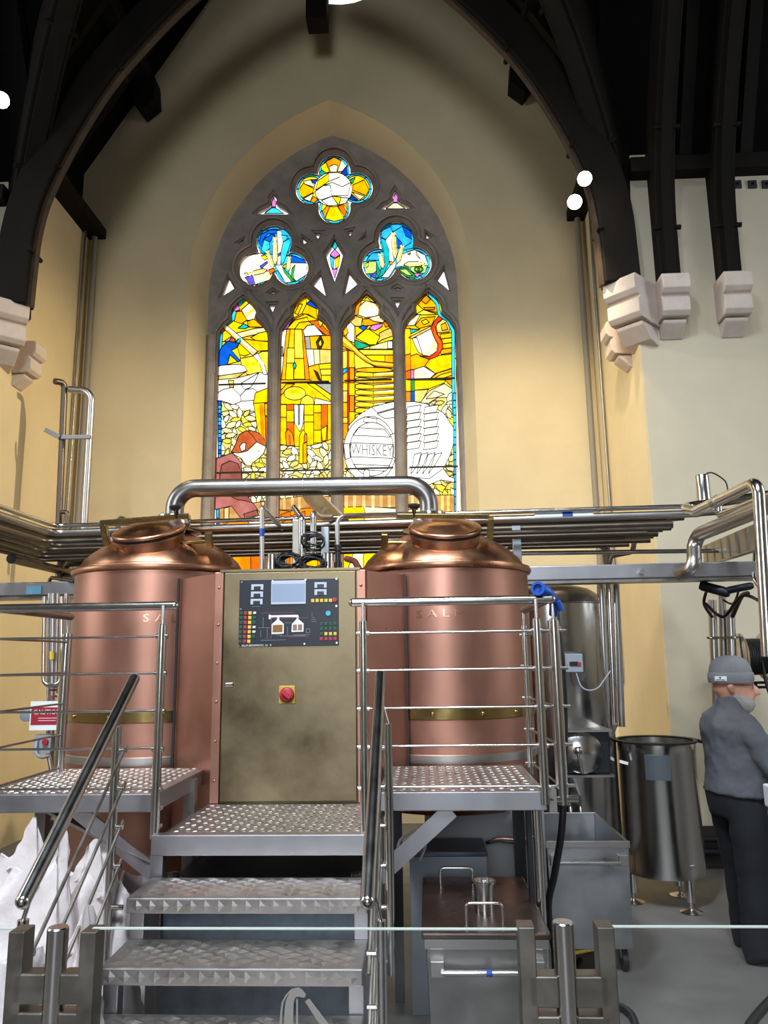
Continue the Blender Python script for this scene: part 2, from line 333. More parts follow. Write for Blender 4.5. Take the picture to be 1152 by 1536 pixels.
# ------------------------------------------------------------------ corbels
def corbel(label, pos, face, wd=.25, sc=1.0, z=None):
    f = Vector((face[0], face[1], 0)).normalized(); sd = Vector((-f.y, f.x, 0)); p = Vector(pos)
    t = thing('stone_corbel', label, 'corbel', p)
    fn = lambda u, v, q: p+f*(u*sc)+Vector((0, 0, v*sc))+sd*q
    prof = [(-.12, 0), (.27, 0), (.29, -.03), (.29, -.15), (.25, -.19), (.21, -.2), (.21, -.215), (.24, -.23), (.24, -.36), (.2, -.4), (-.12, -.42)]
    MB().prism(prof, fn, -wd/2, wd/2).build('corbel_block', CORBEL, t, bev=.012)
    MB().prism([(-.12, -.42), (.16, -.42), (.15, -.45), (.02, -.56), (-.12, -.6)], fn, -wd*.42, wd*.42).build('corbel_foot', CORBEL, t, bev=.01)
    return t
for s in (-1, 1):
    xw = XR if s > 0 else XL; nm = 'the pair of spotlights' if s > 0 else 'the single spotlight'
    corbel('pale stepped corbel on the wall corner under the diagonal rib, near '+nm, (xw, YE, 5.36), (-s, -1), .34, 1.05)
    corbel('small low pale corbel on the chancel side wall below '+nm, (xw, YE+.36, 5.12), (-s, 0), .24, .85)
    tx = 'spotlight-pair side' if s > 0 else 'single-spotlight side'
    corbel('pale stepped corbel on the transept wall next to the corner one, '+tx, (XC+s*3.5, YE, 5.36), (0, -1), .26)
    corbel('pale stepped corbel standing alone on the transept wall, '+tx, (XC+s*4.08, YE, 5.36), (0, -1), .26)
# ------------------------------------------------------------------ stained glass
PAL = dict(W='#ffffff', w='#fff7e0', c='#fff0b8', C='#f0dca0', y='#ffe23c', Y='#ffcf08', g='#ffc400', a='#f2a800', o='#f58a05', O='#e8650a', r='#d8380c', t='#e3b878', T='#b98a4e', d='#3a2a10',
           b='#0a55c8', B='#1236a0', s='#2ca8e6', k='#35c6e8', K='#18a8b0', e='#12a070', G='#2f9a3a', l='#bfe27a', p='#cf7ad0', v='#5a4fc0', m='#a8655f', M='#8f5048', h='#b5562a', f='#ffe6d0', q='#9a9a90', n='#d8c060', D='#d2c66e')
def glassmat(k):
    key = 'stained_glass_'+k
    if key in MATS: return MATS[key]
    m = bpy.data.materials.new(key); m.use_nodes = True; N = m.node_tree; N.nodes.clear(); c = [x**.5 for x in srgb(PAL[k])]
    out = N.nodes.new('ShaderNodeOutputMaterial'); tr = N.nodes.new('ShaderNodeBsdfTransparent'); gl = N.nodes.new('ShaderNodeBsdfPrincipled'); mx = N.nodes.new('ShaderNodeMixShader')
    gl.inputs['Base Color'].default_value = (*srgb(PAL[k]), 1); gl.inputs['Roughness'].default_value = .25; mx.inputs[0].default_value = .05
    geo = N.nodes.new('ShaderNodeNewGeometry'); nz = N.nodes.new('ShaderNodeTexNoise'); nz.inputs['Scale'].default_value = 9; nz.inputs['Detail'].default_value = 3
    N.links.new(geo.outputs['Position'], nz.inputs['Vector']); rp = N.nodes.new('ShaderNodeValToRGB'); rp.color_ramp.elements[0].position = .33; rp.color_ramp.elements[1].position = .62
    lo = .80 if k not in 'Ww' else .95
    rp.color_ramp.elements[0].color = (c[0]*min(1, lo+.08), c[1]*lo, c[2]*lo*.9, 1); rp.color_ramp.elements[1].color = (*c, 1)
    N.links.new(nz.outputs[0], rp.inputs[0]); N.links.new(rp.outputs[0], tr.inputs[0]); N.links.new(tr.outputs[0], mx.inputs[1]); N.links.new(gl.outputs[0], mx.inputs[2]); N.links.new(mx.outputs[0], out.inputs[0])
    MATS[key] = m; return m
win = thing('window_1', None, None, (CWX, YT, Z_SILL), kind='structure')
def G2(p): q = PY(p[0], p[1], YG); return (q.x, q.z)
def glazing(name, outline, polys, lead=.0085, base='y'):
    """outline/polys in (x,z) on the glass plane. Panes are cut by a planar arrangement, so no glass overlaps glass."""
    V, T = cdt([outline]+[p for p, c in polys]); cols = [base]+[c.lstrip('~') for p, c in polys]; quiet = [False]+[c[0] == '~' for p, c in polys]
    T = [(t, max(ids)) for t, ids in T if 0 in ids]
    E = {}
    for i, (t, k) in enumerate(T):
        for j in range(3): E.setdefault(tuple(sorted((t[j], t[(j+1) % 3]))), []).append(i)
    par = list(range(len(T)))
    def fnd(i):
        while par[i] != i: par[i] = par[par[i]]; i = par[i]
        return i
    for e, l in E.items():
        if len(l) == 2 and T[l[0]][1] == T[l[1]][1]: par[fnd(l[0])] = fnd(l[1])
    lm = MB()
    for e, l in E.items():
        if len(l) == 2 and (quiet[T[l[0]][1]] or quiet[T[l[1]][1]]): continue      # painted on, not leaded
        if len(l) == 1 or fnd(l[0]) != fnd(l[1]):
            a, b = V[e[0]], V[e[1]]; dx, dz = b.x-a.x, b.y-a.y; L = math.hypot(dx, dz)
            if L < 1e-5: continue
            ux, uz = dx/L, dz/L; wv = lead/2
            lm.prism([(a.x-ux*.002-uz*wv, a.y-uz*.002+ux*wv), (b.x+ux*.002-uz*wv, b.y+uz*.002+ux*wv), (b.x+ux*.002+uz*wv, b.y+uz*.002-ux*wv), (a.x-ux*.002+uz*wv, a.y-uz*.002-ux*wv)], XZ(YG), -.008, .008)
    light = lm.build(name, LEAD, win); comps = {}
    for i in range(len(T)): comps.setdefault(fnd(i), []).append(i)
    for r, l in comps.items():
        ar = sum(abs((V[T[i][0][1]]-V[T[i][0][0]]).cross(V[T[i][0][2]]-V[T[i][0][0]]))/2 for i in l)
        if ar < 6e-5: continue
        mb = MB(); mp = {}; ed = {}
        for i in l:
            for v in T[i][0]: mp.setdefault(v, len(mp))
        nn = len(mp); mb.v = [Vector((V[v].x, YG-.002, V[v].y)) for v in mp]+[Vector((V[v].x, YG+.002, V[v].y)) for v in mp]
        for i in l:
            q = [mp[v] for v in T[i][0]]; mb.f.append(tuple(q)); mb.f.append(tuple(x+nn for x in reversed(q)))
        mb.build('glass_pane', glassmat(cols[T[l[0]][1]]), light)
    return light
def inside(p, poly):
    r = False; j = len(poly)-1
    for i in range(len(poly)):
        if (poly[i][1] > p[1]) != (poly[j][1] > p[1]) and p[0] < (poly[j][0]-poly[i][0])*(p[1]-poly[i][1])/(poly[j][1]-poly[i][1])+poly[i][0]: r = not r
        j = i
    return r
def leafs(region, step=12, cols='cCynccw', ln=9.5):
    out = []; xs = [p[0] for p in region]; ys = [p[1] for p in region]; y = min(ys); row = 0
    while y < max(ys):
        x = min(xs)+(step/2 if row % 2 else 0)
        while x < max(xs):
            cx, cy = x+random.uniform(-3, 3), y+random.uniform(-2.5, 2.5); x += step
            if not inside((cx, cy), region): continue
            a = random.uniform(0, math.pi); l = ln*random.uniform(.8, 1.1); wd = l*.48; ca, sa = math.cos(a), math.sin(a)
            pts = [(-l, 0), (-l*.4, wd*.85), (l*.35, wd*.9), (l, 0), (l*.4, -wd*.9), (-l*.35, -wd*.85)]
            out.append(([(cx+u*ca-v*sa, cy+u*sa+v*ca) for u, v in pts], random.choice(cols)))
        y += step*.72; row += 1
    return out
def mk(ox, oy, s): return lambda pts: [(ox+a/s, oy+b/s) for a, b in pts]
A, B_, C_, D_ = mk(310, 430, 5.76), mk(310, 600, 5.76), mk(500, 430, 5.76), mk(500, 600, 5.76)
def R(x0, y0, x1, y1): return [(x0, y0), (x1, y0), (x1, y1), (x0, y1)]
def ell(cx, cy, rx, ry, n=24, a0=0): return [(cx+rx*math.cos(2*math.pi*k/n+a0), cy+ry*math.sin(2*math.pi*k/n+a0)) for k in range(n)]
# lancet opening, one canonical shape
LS = [(420.2, 890), (420.2, 560), (420.5, 508), (422, 497), (430, 485), (439.5, 477), (438.6, 466), (441.5, 459), (448, 452), (458, 444.5), (467.5, 452), (474, 459), (477, 466), (476, 477), (486, 485), (494, 497), (495.6, 508), (495.8, 560), (495.8, 890)]
LW = [(PY(x, y, YG).x, PY(x, y, YG).z) for x, y in LS]; lcx = (LW[1][0]+LW[-2][0])/2
hw = (LW[-2][0]-LW[1][0])/2
LW = [(((x-lcx) if 1 < i < len(LW)-2 else math.copysign(hw, x-lcx)), z if 0 < i < len(LW)-1 else Z_SILL+.05) for i, (x, z) in enumerate(LW)]
LW = [(math.copysign(min(abs(x), hw), x), z) for x, z in LW]
LCX = [PY(px, 600, YG).x for px in (363.4, 458.4, 552.6, 647.6)]
LANC = [[(x+c, z) for x, z in LW] for c in LCX]
def offset(poly, d):
    n = len(poly); ar = sum(poly[i][0]*poly[(i+1) % n][1]-poly[(i+1) % n][0]*poly[i][1] for i in range(n)); sg = 1 if ar > 0 else -1; out = []
    for i in range(n):
        a, b, c = Vector(poly[i-1]), Vector(poly[i]), Vector(poly[(i+1) % n]); n1 = Vector((b.y-a.y, a.x-b.x)).normalized()*sg; n2 = Vector((c.y-b.y, b.x-c.x)).normalized()*sg
        m = (n1+n2); m = m/max(.6, m.length**2/2) if m.length > 1e-6 else n1
        out.append((b.x+m.x*d, b.y+m.y*d))
    return out
def foil(ctr, circ, minr, n=72, dr=0):
    out = []
    for k in range(n):
        a = 2*math.pi*k/n; dx, dy = math.cos(a), math.sin(a); best = minr-dr*.6
        for cx, cy, r in circ:
            fx, fy = cx-ctr[0], cy-ctr[1]; bq = fx*dx+fy*dy; disc = bq*bq-(fx*fx+fy*fy-(r-dr)**2)
            if disc >= 0 and bq+math.sqrt(disc) > best: best = bq+math.sqrt(disc)
        out.append((ctr[0]+dx*best, ctr[1]+dy*best))
    return out
def ringsegs(o, i, step, col):
    n = len(o); return [([o[(k+j) % n] for j in range(step+1)]+[i[(k+j) % n] for j in range(step, -1, -1)], col[(k//step) % len(col)]) for k in range(0, n, step)]
T1, T2, Q1 = mk(340, 320, 7.68), mk(520, 320, 7.68), mk(425, 215, 7.68)
t1c = [(545, 340, 205), (340, 645, 200), (745, 640, 198)]; t2c = [(570, 305, 205), (375, 595, 200), (780, 580, 200)]
qc = [(585, 320, 190), (325, 530, 188), (845, 518, 188), (588, 750, 188)]
TF1 = foil((545, 540), t1c, 155); TF2 = foil((575, 490), t2c, 155); QF = foil((583, 528), qc, 170)
Z0 = mk(300, 190, 2.81)
SMALL = [([(92, 718), (120, 645), (142, 685)], 'W'), ([(480, 670), (508, 632), (528, 710)], 'W'), ([(612, 705), (630, 625), (662, 665)], 'W'), ([(1003, 650), (1028, 610), (1050, 690)], 'W'),
    ([(484, 452), (510, 454), (498, 474)], 'W'), ([(624, 446), (646, 440), (634, 462)], 'W'), ([(164, 494), (186, 478), (178, 498)], 'W'), ([(434, 470), (456, 490), (438, 496)], 'W'), ([(680, 482), (698, 460), (698, 476)], 'W'), ([(952, 450), (974, 468), (956, 474)], 'W'),
    ([(294, 754), (320, 754), (307, 782)], 'W'), ([(820, 738), (845, 738), (832, 764)], 'W'), ([(292, 704), (308, 696), (324, 704), (308, 708)], 'W'), ([(818, 687), (832, 680), (848, 687), (832, 691)], 'W')]
TEAR = [[(228, 374), (258, 352), (290, 338), (302, 326), (298, 308), (312, 286), (326, 308), (322, 326), (336, 338), (362, 352), (384, 374)],
        [(752, 354), (772, 336), (802, 322), (814, 308), (810, 290), (823, 268), (836, 290), (832, 308), (846, 322), (876, 334), (898, 350)]]
LOZ = [(568, 472), (584, 510), (604, 542), (592, 590), (568, 658), (544, 590), (530, 542), (552, 510)]
SMALL = [([(sum(a for a, b in p)/len(p)+(x-sum(a for a, b in p)/len(p))*1.2, sum(b for a, b in p)/len(p)+(y-sum(b for a, b in p)/len(p))*1.2) for x, y in p], c) for p, c in SMALL]
def gp(f, pts): return [G2(p) for p in f(pts)]
holes = [LANC[i] for i in range(4)]+[gp(T1, TF1), gp(T2, TF2), gp(Q1, QF)]+[gp(Z0, p) for p, c in SMALL]+[gp(Z0, p) for p in TEAR]+[gp(Z0, LOZ)]
holes = [list(h) for h in holes]
big = [offset(h, .042) for h in holes[:4]]+[gp(T1, foil((545, 540), t1c, 155, dr=-60)), gp(T2, foil((575, 490), t2c, 155, dr=-60)), gp(Q1, foil((583, 528), qc, 170, dr=-58))]+[offset(h, .03) for h in holes[7:-3]]+[offset(h, .03) for h in holes[-3:]]
INNo = offset(INN, .03)
plate(INNo, big, XZ(YT), 0, .035).build('tracery_front', STONE, win, bev=.012)
plate(INNo, holes, XZ(YT), .035, .13).build('tracery_core', STONE2, win)
for o in big[:7]:
    pts = [Vector((x, YT-.004, z)) for x, z in o]
    MB().tube((pts[1:-1] if len(o) < 30 else pts+[pts[0]]), .02, 8).build('roll_moulding', STONE, win, smooth=70)
# rounded mullion shafts in front of the piers between the lights
for k in range(5):
    x = (LCX[0]-(LCX[1]-LCX[0])/2, *[(LCX[i]+LCX[i+1])/2 for i in range(3)], LCX[3]+(LCX[3]-LCX[2])/2)[k]
    zt = PY(500, 500, YG).z
    MB().prism([(-.055, 0), (-.03, -.05), (0, -.062), (.03, -.05), (.055, 0)], lambda u, v, t, x=x: Vector((x+u, YT+v+.002, t)), Z_SILL, zt).build('mullion', STONE, win)
    if 0 < k < 4:
        for s in (-1, 1):
            pts = [(x, YT-.01, zt), (x+s*.03, YT-.01, zt+.16), (x+s*.13, YT-.01, zt+.33), (x+s*.27, YT-.01, zt+.47), (x+s*.37, YT-.01, zt+.62)]
            MB().tube(smoothline(pts, 4), [.04]*16+[.012], 8).build('arch_moulding', STONE, win, smooth=60)
MB().bx(CWX-1.7, CWX+1.7, YT-.18, YT+.2, Z_SILL-.1, Z_SILL+.02).build('sill', STONE, win)
# ---- lights
def pic(items): return [([G2(p) for p in f(pts)], c) for f, pts, c in items]
def leafy(f, region, **k): return [([G2(p) for p in q], c) for q, c in leafs(f(region), **k)]
L1 = [(A, R(60, 80, 540, 480), 'Y'), (A, [(300, 200), (380, 130), (430, 220), (410, 290), (350, 290)], 'c'), (A, [(330, 240), (410, 180), (420, 200), (340, 265)], '~y'), (A, [(240, 220), (300, 210), (350, 290), (300, 320), (240, 300)], 'a'),
      (A, [(220, 210), (260, 140), (290, 200), (245, 215)], 'p'), (A, [(265, 150), (310, 96), (345, 115), (285, 170)], 'k'), (A, [(200, 265), (235, 205), (258, 215), (240, 290), (180, 335), (160, 315)], 'k'),
      (A, [(350, 300), (400, 280), (470, 310), (510, 350), (360, 350)], 'a'), (A, [(140, 480), (260, 400), (420, 360), (530, 350), (530, 390), (350, 430), (200, 470)], 'C'), (A, [(270, 360), (320, 320), (370, 345), (330, 365)], 'K'),
      (A, [(380, 440), (450, 400), (530, 385), (530, 470), (430, 470)], 'Y'), (A, [(240, 580), (300, 450), (430, 465), (530, 475), (530, 550), (420, 560), (330, 600)], 'g'), (A, [(80, 480), (250, 470), (300, 640), (80, 700)], 'Y'), (A, [(290, 620), (400, 600), (480, 560), (540, 560), (540, 760), (350, 760), (300, 680)], 'y'), (A, [(310, 660), (500, 640), (500, 670), (320, 690)], '~Y'),
      (A, [(60, 800), (260, 790), (450, 740), (540, 755), (540, 1000), (400, 1094), (300, 1120), (60, 1100)], 'w'), (A, [(60, 940), (140, 890), (220, 870), (290, 940), (300, 990), (230, 1020), (130, 985), (60, 985)], 'W'), (A, [(290, 940), (340, 890), (400, 880), (470, 930), (420, 980), (300, 990)], 'W'), (A, [(290, 840), (450, 745), (420, 810), (380, 870), (330, 890)], 'W'),
      (A, [(130, 345), (160, 320), (440, 560), (400, 598)], 't'), (A, [(145, 340), (160, 326), (430, 558), (418, 570)], '~c'), (A, [(400, 598), (440, 572), (500, 680), (524, 760), (488, 755), (458, 660)], 'W'), (A, [(95, 405), (130, 340), (158, 380), (110, 415)], 'O'), (A, [(70, 600), (95, 410), (140, 395), (125, 600)], 'k'), (A, [(70, 600), (90, 420), (108, 410), (102, 600)], 'w'),
      (A, [(80, 690), (85, 620), (130, 520), (180, 470), (290, 478), (255, 530), (215, 550), (292, 640), (270, 652), (200, 590), (180, 672)], 'b'), (A, [(190, 470), (215, 440), (245, 450), (245, 482)], 'h'), (A, [(250, 482), (285, 435), (300, 450), (285, 490)], 'K'),
      (A, [(60, 700), (130, 680), (280, 670), (330, 690), (350, 730), (290, 747), (110, 772), (60, 765)], 'W'), (A, [(60, 805), (110, 770), (290, 745), (345, 730), (260, 790), (100, 805)], 'n'), (A, [(185, 810), (235, 810), (235, 870), (200, 870)], 'n'),
      (B_, [(60, 10), (130, 15), (230, 50), (300, 95), (415, 98), (540, 320), (540, 880), (60, 880)], 'D')]
L1 = pic(L1)+leafy(B_, [(85, 20), (220, 40), (300, 90), (420, 100), (440, 250), (530, 330), (530, 880), (80, 880)], step=12)
L1 += pic([(B_, [(402, 30), (420, -60), (540, -110), (540, 20), (420, 34)], 'g'), (B_, [(405, 30), (540, 20), (540, 400), (480, 330), (440, 260)], 'g'), (B_, [(455, 40), (490, 36), (500, 330), (470, 310)], '~o'), (B_, [(500, 30), (540, 30), (540, 150), (500, 130)], 'a'), (B_, [(505, 140), (540, 150), (540, 390), (510, 340)], 'O'),
      (B_, R(60, 10, 99, 500), 'w')]+[(B_, R(99, 10+k*35, 126, 44+k*35), 's' if k % 3 else 'b') for k in range(14)]+[
      (B_, [(85, 505), (220, 458), (300, 540), (308, 700), (60, 700), (60, 520)], 'm'), (B_, [(115, 640), (130, 560), (200, 525), (270, 550), (300, 620), (306, 700), (110, 700)], 'M'),
      (B_, [(218, 460), (300, 505), (312, 545), (350, 566), (380, 572), (402, 540), (442, 512), (492, 462), (514, 402), (432, 362), (330, 440)], 'f'), (B_, [(300, 505), (330, 550), (312, 545)], 't'),
      (B_, [(214, 450), (230, 420), (250, 380), (280, 300), (330, 270), (380, 262), (440, 280), (490, 320), (516, 370), (510, 402), (432, 362), (350, 440), (310, 452), (270, 458)], 'h'), (B_, [(355, 270), (380, 262), (440, 280), (490, 320), (516, 370), (510, 402), (432, 362), (400, 310)], 'h'), (B_, [(285, 400), (310, 370), (340, 370), (335, 430), (300, 445)], 'f'),
      (B_, [(440, 440), (462, 432), (460, 444), (444, 448)], '~q'), (B_, [(390, 510), (425, 508), (410, 522)], '~t'),
      (B_, [(60, 700), (308, 690), (352, 830), (432, 930), (450, 992), (330, 1024), (298, 1024), (215, 915), (60, 950)], 'm'), (B_, [(210, 835), (352, 830), (400, 890), (330, 870), (260, 860)], 'M'), (B_, [(320, 985), (430, 950), (450, 992), (330, 1024)], 'M'),
      (B_, [(60, 950), (215, 915), (298, 1024), (115, 1095), (60, 1110)], 'T'), (B_, [(150, 935), (195, 925), (190, 1060), (150, 1075)], 't'), (B_, [(400, 890), (540, 865), (540, 1060), (470, 1010), (450, 960)], 'T'), (B_, [(470, 880), (500, 875), (500, 1030), (475, 1015)], 't'),
      (B_, [(60, 1115), (230, 1040), (330, 1028), (400, 1098), (470, 1010), (540, 1060), (540, 1700), (60, 1700)], 'o'), (B_, [(330, 1024), (450, 992), (525, 1098), (400, 1100)], 'f'), (B_, [(335, 1030), (455, 1000), (470, 1020), (345, 1045)], 'W'),
      (B_, R(60, 945, 84, 1110), 'w'), (B_, R(84, 945, 108, 1020), 's'), (B_, R(84, 1020, 108, 1110), 'b'), (B_, R(200, 1120, 220, 1500), 'O'), (B_, R(380, 1120, 540, 1500), 'O')])
L2 = [(A, R(600, 60, 1100, 480), 'Y'), (A, [(735, 280), (780, 130), (855, 80), (862, 150), (820, 235)], 'Y'), (A, [(860, 150), (905, 112), (960, 190), (905, 185)], 'b'), (A, [(760, 230), (800, 150), (830, 150), (790, 240)], 'g'), (A, [(820, 235), (862, 150), (945, 190), (960, 290), (880, 240)], 'a'), (A, [(630, 405), (700, 300), (755, 265), (680, 392)], 'p'), (A, [(600, 405), (692, 365), (652, 810), (600, 810)], 'w'), (A, R(600, 520, 660, 600), 'q'),
      (A, [(645, 805), (690, 370), (760, 280), (850, 235), (950, 280), (1080, 345), (1080, 460), (1000, 400), (920, 328), (870, 335), (832, 380), (842, 540), (890, 805)], 'g'), (A, [(645, 805), (690, 370), (722, 366), (690, 660), (680, 805)], 'a'), (A, [(760, 368), (822, 368), (838, 560), (845, 805), (750, 805)], 'y'), (A, [(692, 365), (760, 290), (870, 262), (880, 300), (800, 310), (760, 366)], 'Y'), (A, [(695, 530), (760, 530), (760, 660), (690, 660)], 'y'), (A, [(760, 620), (840, 620), (848, 800), (752, 800)], 'Y'), (A, [(822, 368), (836, 376), (894, 805), (850, 805)], 'o'), (A, [(880, 300), (960, 290), (1080, 420), (1080, 460), (920, 330)], 'O'), (A, [(960, 285), (1010, 310), (980, 350)], 'y'),
      (A, [(834, 378), (872, 335), (930, 330), (1010, 420), (848, 430)], 'w'), (A, [(846, 430), (890, 428), (900, 540), (858, 540)], 'q'), (A, [(890, 428), (1080, 420), (1080, 548), (900, 540)], 'a'), (A, [(945, 480), (985, 420), (1012, 480), (985, 545), (960, 540)], 'd'), (A, [(965, 490), (985, 450), (995, 500), (980, 520)], 'Y'), (A, [(858, 540), (922, 540), (932, 680), (882, 690)], 'w'), (A, [(922, 540), (975, 540), (980, 670), (932, 680)], 'C'), (A, [(975, 540), (1080, 545), (1080, 660), (980, 670)], 'n'), (A, [(880, 690), (970, 668), (1000, 825), (890, 825)], 'a'), (A, [(925, 720), (960, 740), (995, 820), (960, 800)], 'd'),
      (A, [(968, 670), (1090, 658), (1090, 710), (980, 715)], 'Y'), (A, [(980, 715), (1090, 710), (1090, 765), (990, 765)], 'y'), (A, [(990, 765), (1090, 765), (1090, 830), (1000, 830)], 'Y'), (A, [(745, 680), (752, 660), (765, 655), (776, 680), (765, 710), (750, 705)], 'K'),
      (A, R(600, 805, 900, 835), 'a'), (A, R(600, 832, 1100, 1030), 'g'), (A, [(610, 930), (690, 840), (760, 840), (700, 890), (640, 940)], 'a'), (A, [(935, 838), (1090, 838), (1090, 945), (1000, 880)], 'q'), (A, [(870, 835), (935, 838), (1090, 945), (1090, 1000), (960, 900)], 'Y'), (A, ell(762, 922, 94, 58), 'y'), (A, ell(762, 905, 70, 22), '~g'), (A, [(808, 1025), (820, 965), (868, 935), (918, 962), (930, 1025)], 'y'), (A, [(930, 1025), (935, 960), (1090, 1000), (1090, 1020)], 'c'),
      (B_, R(600, 380, 1100, 870), 'D')]
L2 = pic(L2)+leafy(B_, [(620, 390), (1090, 350), (1090, 860), (620, 860)], step=13, cols='cwCcwn', ln=10)
def bt(x): return 400-55*((x-790)/270)**2
cols5 = ['g', 'O', 'W', 'g', 'a', 'O', 'g']; xs5 = [600, 690, 755, 842, 925, 990, 1045, 1100]
L2 += pic([(B_, [(xs5[i], 40), (xs5[i+1], 36), (xs5[i+1], bt(xs5[i+1])), ((xs5[i]+xs5[i+1])/2, bt((xs5[i]+xs5[i+1])/2)), (xs5[i], bt(xs5[i]))], cols5[i]) for i in range(7)]+[
      (B_, R(690, 90, 755, 190), 'g'), (B_, R(842, 130, 925, 190), 'Y'), (B_, R(925, 40, 990, 110), 'Y'), (B_, R(925, 260, 990, 370), 'g'), (B_, R(600, 40, 690, 150), 'Y'), (B_, [(990, 250), (1040, 220), (1030, 350), (1000, 355)], 'Y'), (B_, R(755, 200, 842, 400), 'g'), (B_, [(755, 40), (842, 40), (832, 212), (806, 275), (760, 200)], 'W'), (B_, R(790, 40, 806, 210), 'q'),
      (B_, [(690, 395), (680, 285), (702, 248), (742, 290), (762, 395)], 'o'), (B_, [(712, 390), (705, 300), (722, 300), (730, 390)], '~h'), (B_, [(798, 545), (802, 310), (830, 255), (866, 295), (866, 545), (822, 552)], 'g'), (B_, [(832, 380), (866, 360), (866, 545), (832, 548)], 'a'), (B_, [(846, 290), (866, 300), (866, 360), (840, 375)], 'o'),
      (B_, [(600, 860), (800, 832), (1100, 832), (1100, 950), (600, 950)], 'T')]+[(B_, R(x, 840, x+22, 948), '~t') for x in (660, 730, 790, 940, 1010, 1060)]+[(B_, [(600, 950), (720, 960), (850, 935), (1100, 925), (1100, 1700), (600, 1700)], 'o'), (B_, [(640, 990), (720, 960), (730, 1020), (650, 1060)], 'O'), (B_, [(730, 1000), (850, 960), (850, 1090), (740, 1080)], 'O'), (B_, R(640, 1150, 720, 1500), 'O'), (B_, R(860, 1120, 960, 1500), 'a')])
coil = []
for k in range(10):
    y0 = 735+k*52; y1 = y0+48
    coil += [(C_, [(186, y0+24), (196, y0+6), (230, y0), (345, y0+10), (345, y1), (230, y1-2), (196, y1-8)], 'Y'), (C_, [(345, y0+10), (540, y0-4), (540, y1-10), (345, y1)], 'g'), (C_, [(205, y0+12), (240, y0+8), (335, y0+15), (335, y0+26), (212, y0+22)], '~y'), (C_, [(355, y0+15), (540, y0+3), (540, y0+16), (355, y0+27)], '~c'), (C_, [(205, y1-12), (335, y1-9), (335, y1-3), (235, y1-5)], '~o'), (C_, [(350, y1-9), (540, y1-19), (540, y1-12), (350, y1-3)], '~o')]
L3 = [(C_, R(50, 50, 560, 560), 'Y'), (C_, [(180, 250), (198, 160), (245, 115), (215, 245)], 'o'), (C_, [(213, 245), (225, 170), (282, 120), (362, 145), (394, 190), (388, 255), (280, 268)], 'c'), (C_, [(240, 240), (300, 180), (380, 200), (380, 245), (290, 258)], '~w'), (C_, [(245, 118), (285, 70), (370, 140), (330, 130), (290, 90), (265, 120)], 'y'),
      (C_, [(110, 300), (180, 250), (252, 272), (240, 342), (190, 342)], 'n'), (C_, [(252, 280), (320, 275), (420, 320), (330, 335), (260, 340)], 'a'), (C_, [(300, 270), (400, 245), (450, 280), (430, 312), (350, 300)], 'c'), (C_, [(400, 400), (500, 350), (530, 420), (420, 460), (380, 490)], 'n'), (C_, [(430, 310), (460, 290), (500, 340), (450, 350)], 'o'), (C_, [(190, 342), (230, 345), (260, 378), (195, 430)], 'g'),
      (C_, [(222, 355), (250, 333), (298, 345), (265, 378)], 'b'), (C_, [(308, 362), (340, 330), (425, 315), (422, 345), (360, 382)], 'p'), (C_, [(190, 442), (282, 365), (312, 370), (402, 430), (370, 502), (310, 502)], 'Y'), (C_, [(110, 345), (150, 305), (182, 340), (182, 485), (120, 460)], 'w'), (C_, [(80, 380), (110, 330), (130, 400), (100, 430)], 'a'), (C_, [(183, 540), (185, 458), (322, 512), (240, 535)], 'e'), (C_, [(310, 545), (320, 515), (470, 470), (540, 455), (540, 545)], 'C'), (C_, R(470, 470, 510, 535), 'W'),
      (C_, R(50, 540, 560, 760), 'Y'), (C_, R(135, 545, 540, 590), 'y'), (C_, [(250, 592), (445, 590), (445, 655), (330, 640)], 'g'), (C_, [(445, 590), (540, 590), (540, 660), (445, 655)], 'a'), (C_, [(172, 560), (270, 640), (350, 690), (540, 705), (540, 720), (190, 720)], 'y'), (C_, ell(350, 720, 165, 22), 'a'),
      (C_, [(50, 530), (75, 560), (120, 550), (120, 705), (60, 745)], 'y'), (C_, [(50, 740), (122, 735), (122, 830), (50, 830)], 'a'), (C_, R(50, 830, 122, 900), 'Y'), (C_, R(50, 900, 122, 1000), 'n'), (C_, R(50, 1000, 122, 1130), 'a'), (C_, [(60, 745), (85, 712), (120, 700), (120, 732), (85, 758)], 's'),
      (C_, [(55, 395), (135, 462), (232, 562), (332, 640), (540, 660), (540, 705), (380, 692), (280, 652), (150, 552), (55, 500)], 'o'), (C_, [(60, 420), (135, 480), (232, 575), (332, 650), (540, 672), (540, 684), (350, 672), (235, 600), (60, 450)], '~y'),
      (C_, [(122, 550), (180, 560), (186, 720), (186, 1300), (130, 1300)], 'g'), (C_, [(120, 550), (133, 550), (138, 1260), (124, 1260)], 'r'), (C_, R(140, 700, 182, 830), 'o'), (C_, R(140, 940, 182, 1080), 'o')]+coil
L3 += [(D_, [(50, 600), (540, 600), (540, 840), (50, 840)], 'D')]
L3 = pic(L3)+leafy(D_, [(60, 560), (200, 600), (540, 640), (540, 820), (60, 820)], step=13, cols='cCwn')
L3 += pic([(D_, R(50, 330, 115, 620), 'n'), (D_, R(50, 200, 125, 340), 'o'), (D_, [(128, 225), (220, 130), (330, 60), (430, 28), (560, 5), (560, 680), (300, 720), (200, 640)], 'w'), (D_, [(330, 60), (560, 5), (560, 60), (380, 110)], 'W'), (D_, [(380, 120), (560, 70), (560, 150), (440, 160)], 'W'), (D_, ell(316, 430, 226, 288, 32), 'W'), (D_, [(90, 380), (140, 378), (145, 500), (105, 515)], 'w'), (D_, [(262, 190), (268, 145), (380, 165), (378, 205)], 'w'), (D_, [(470, 305), (540, 285), (540, 490), (522, 500)], 'w'), (D_, ell(332, 425, 190, 232, 32), 'w')])
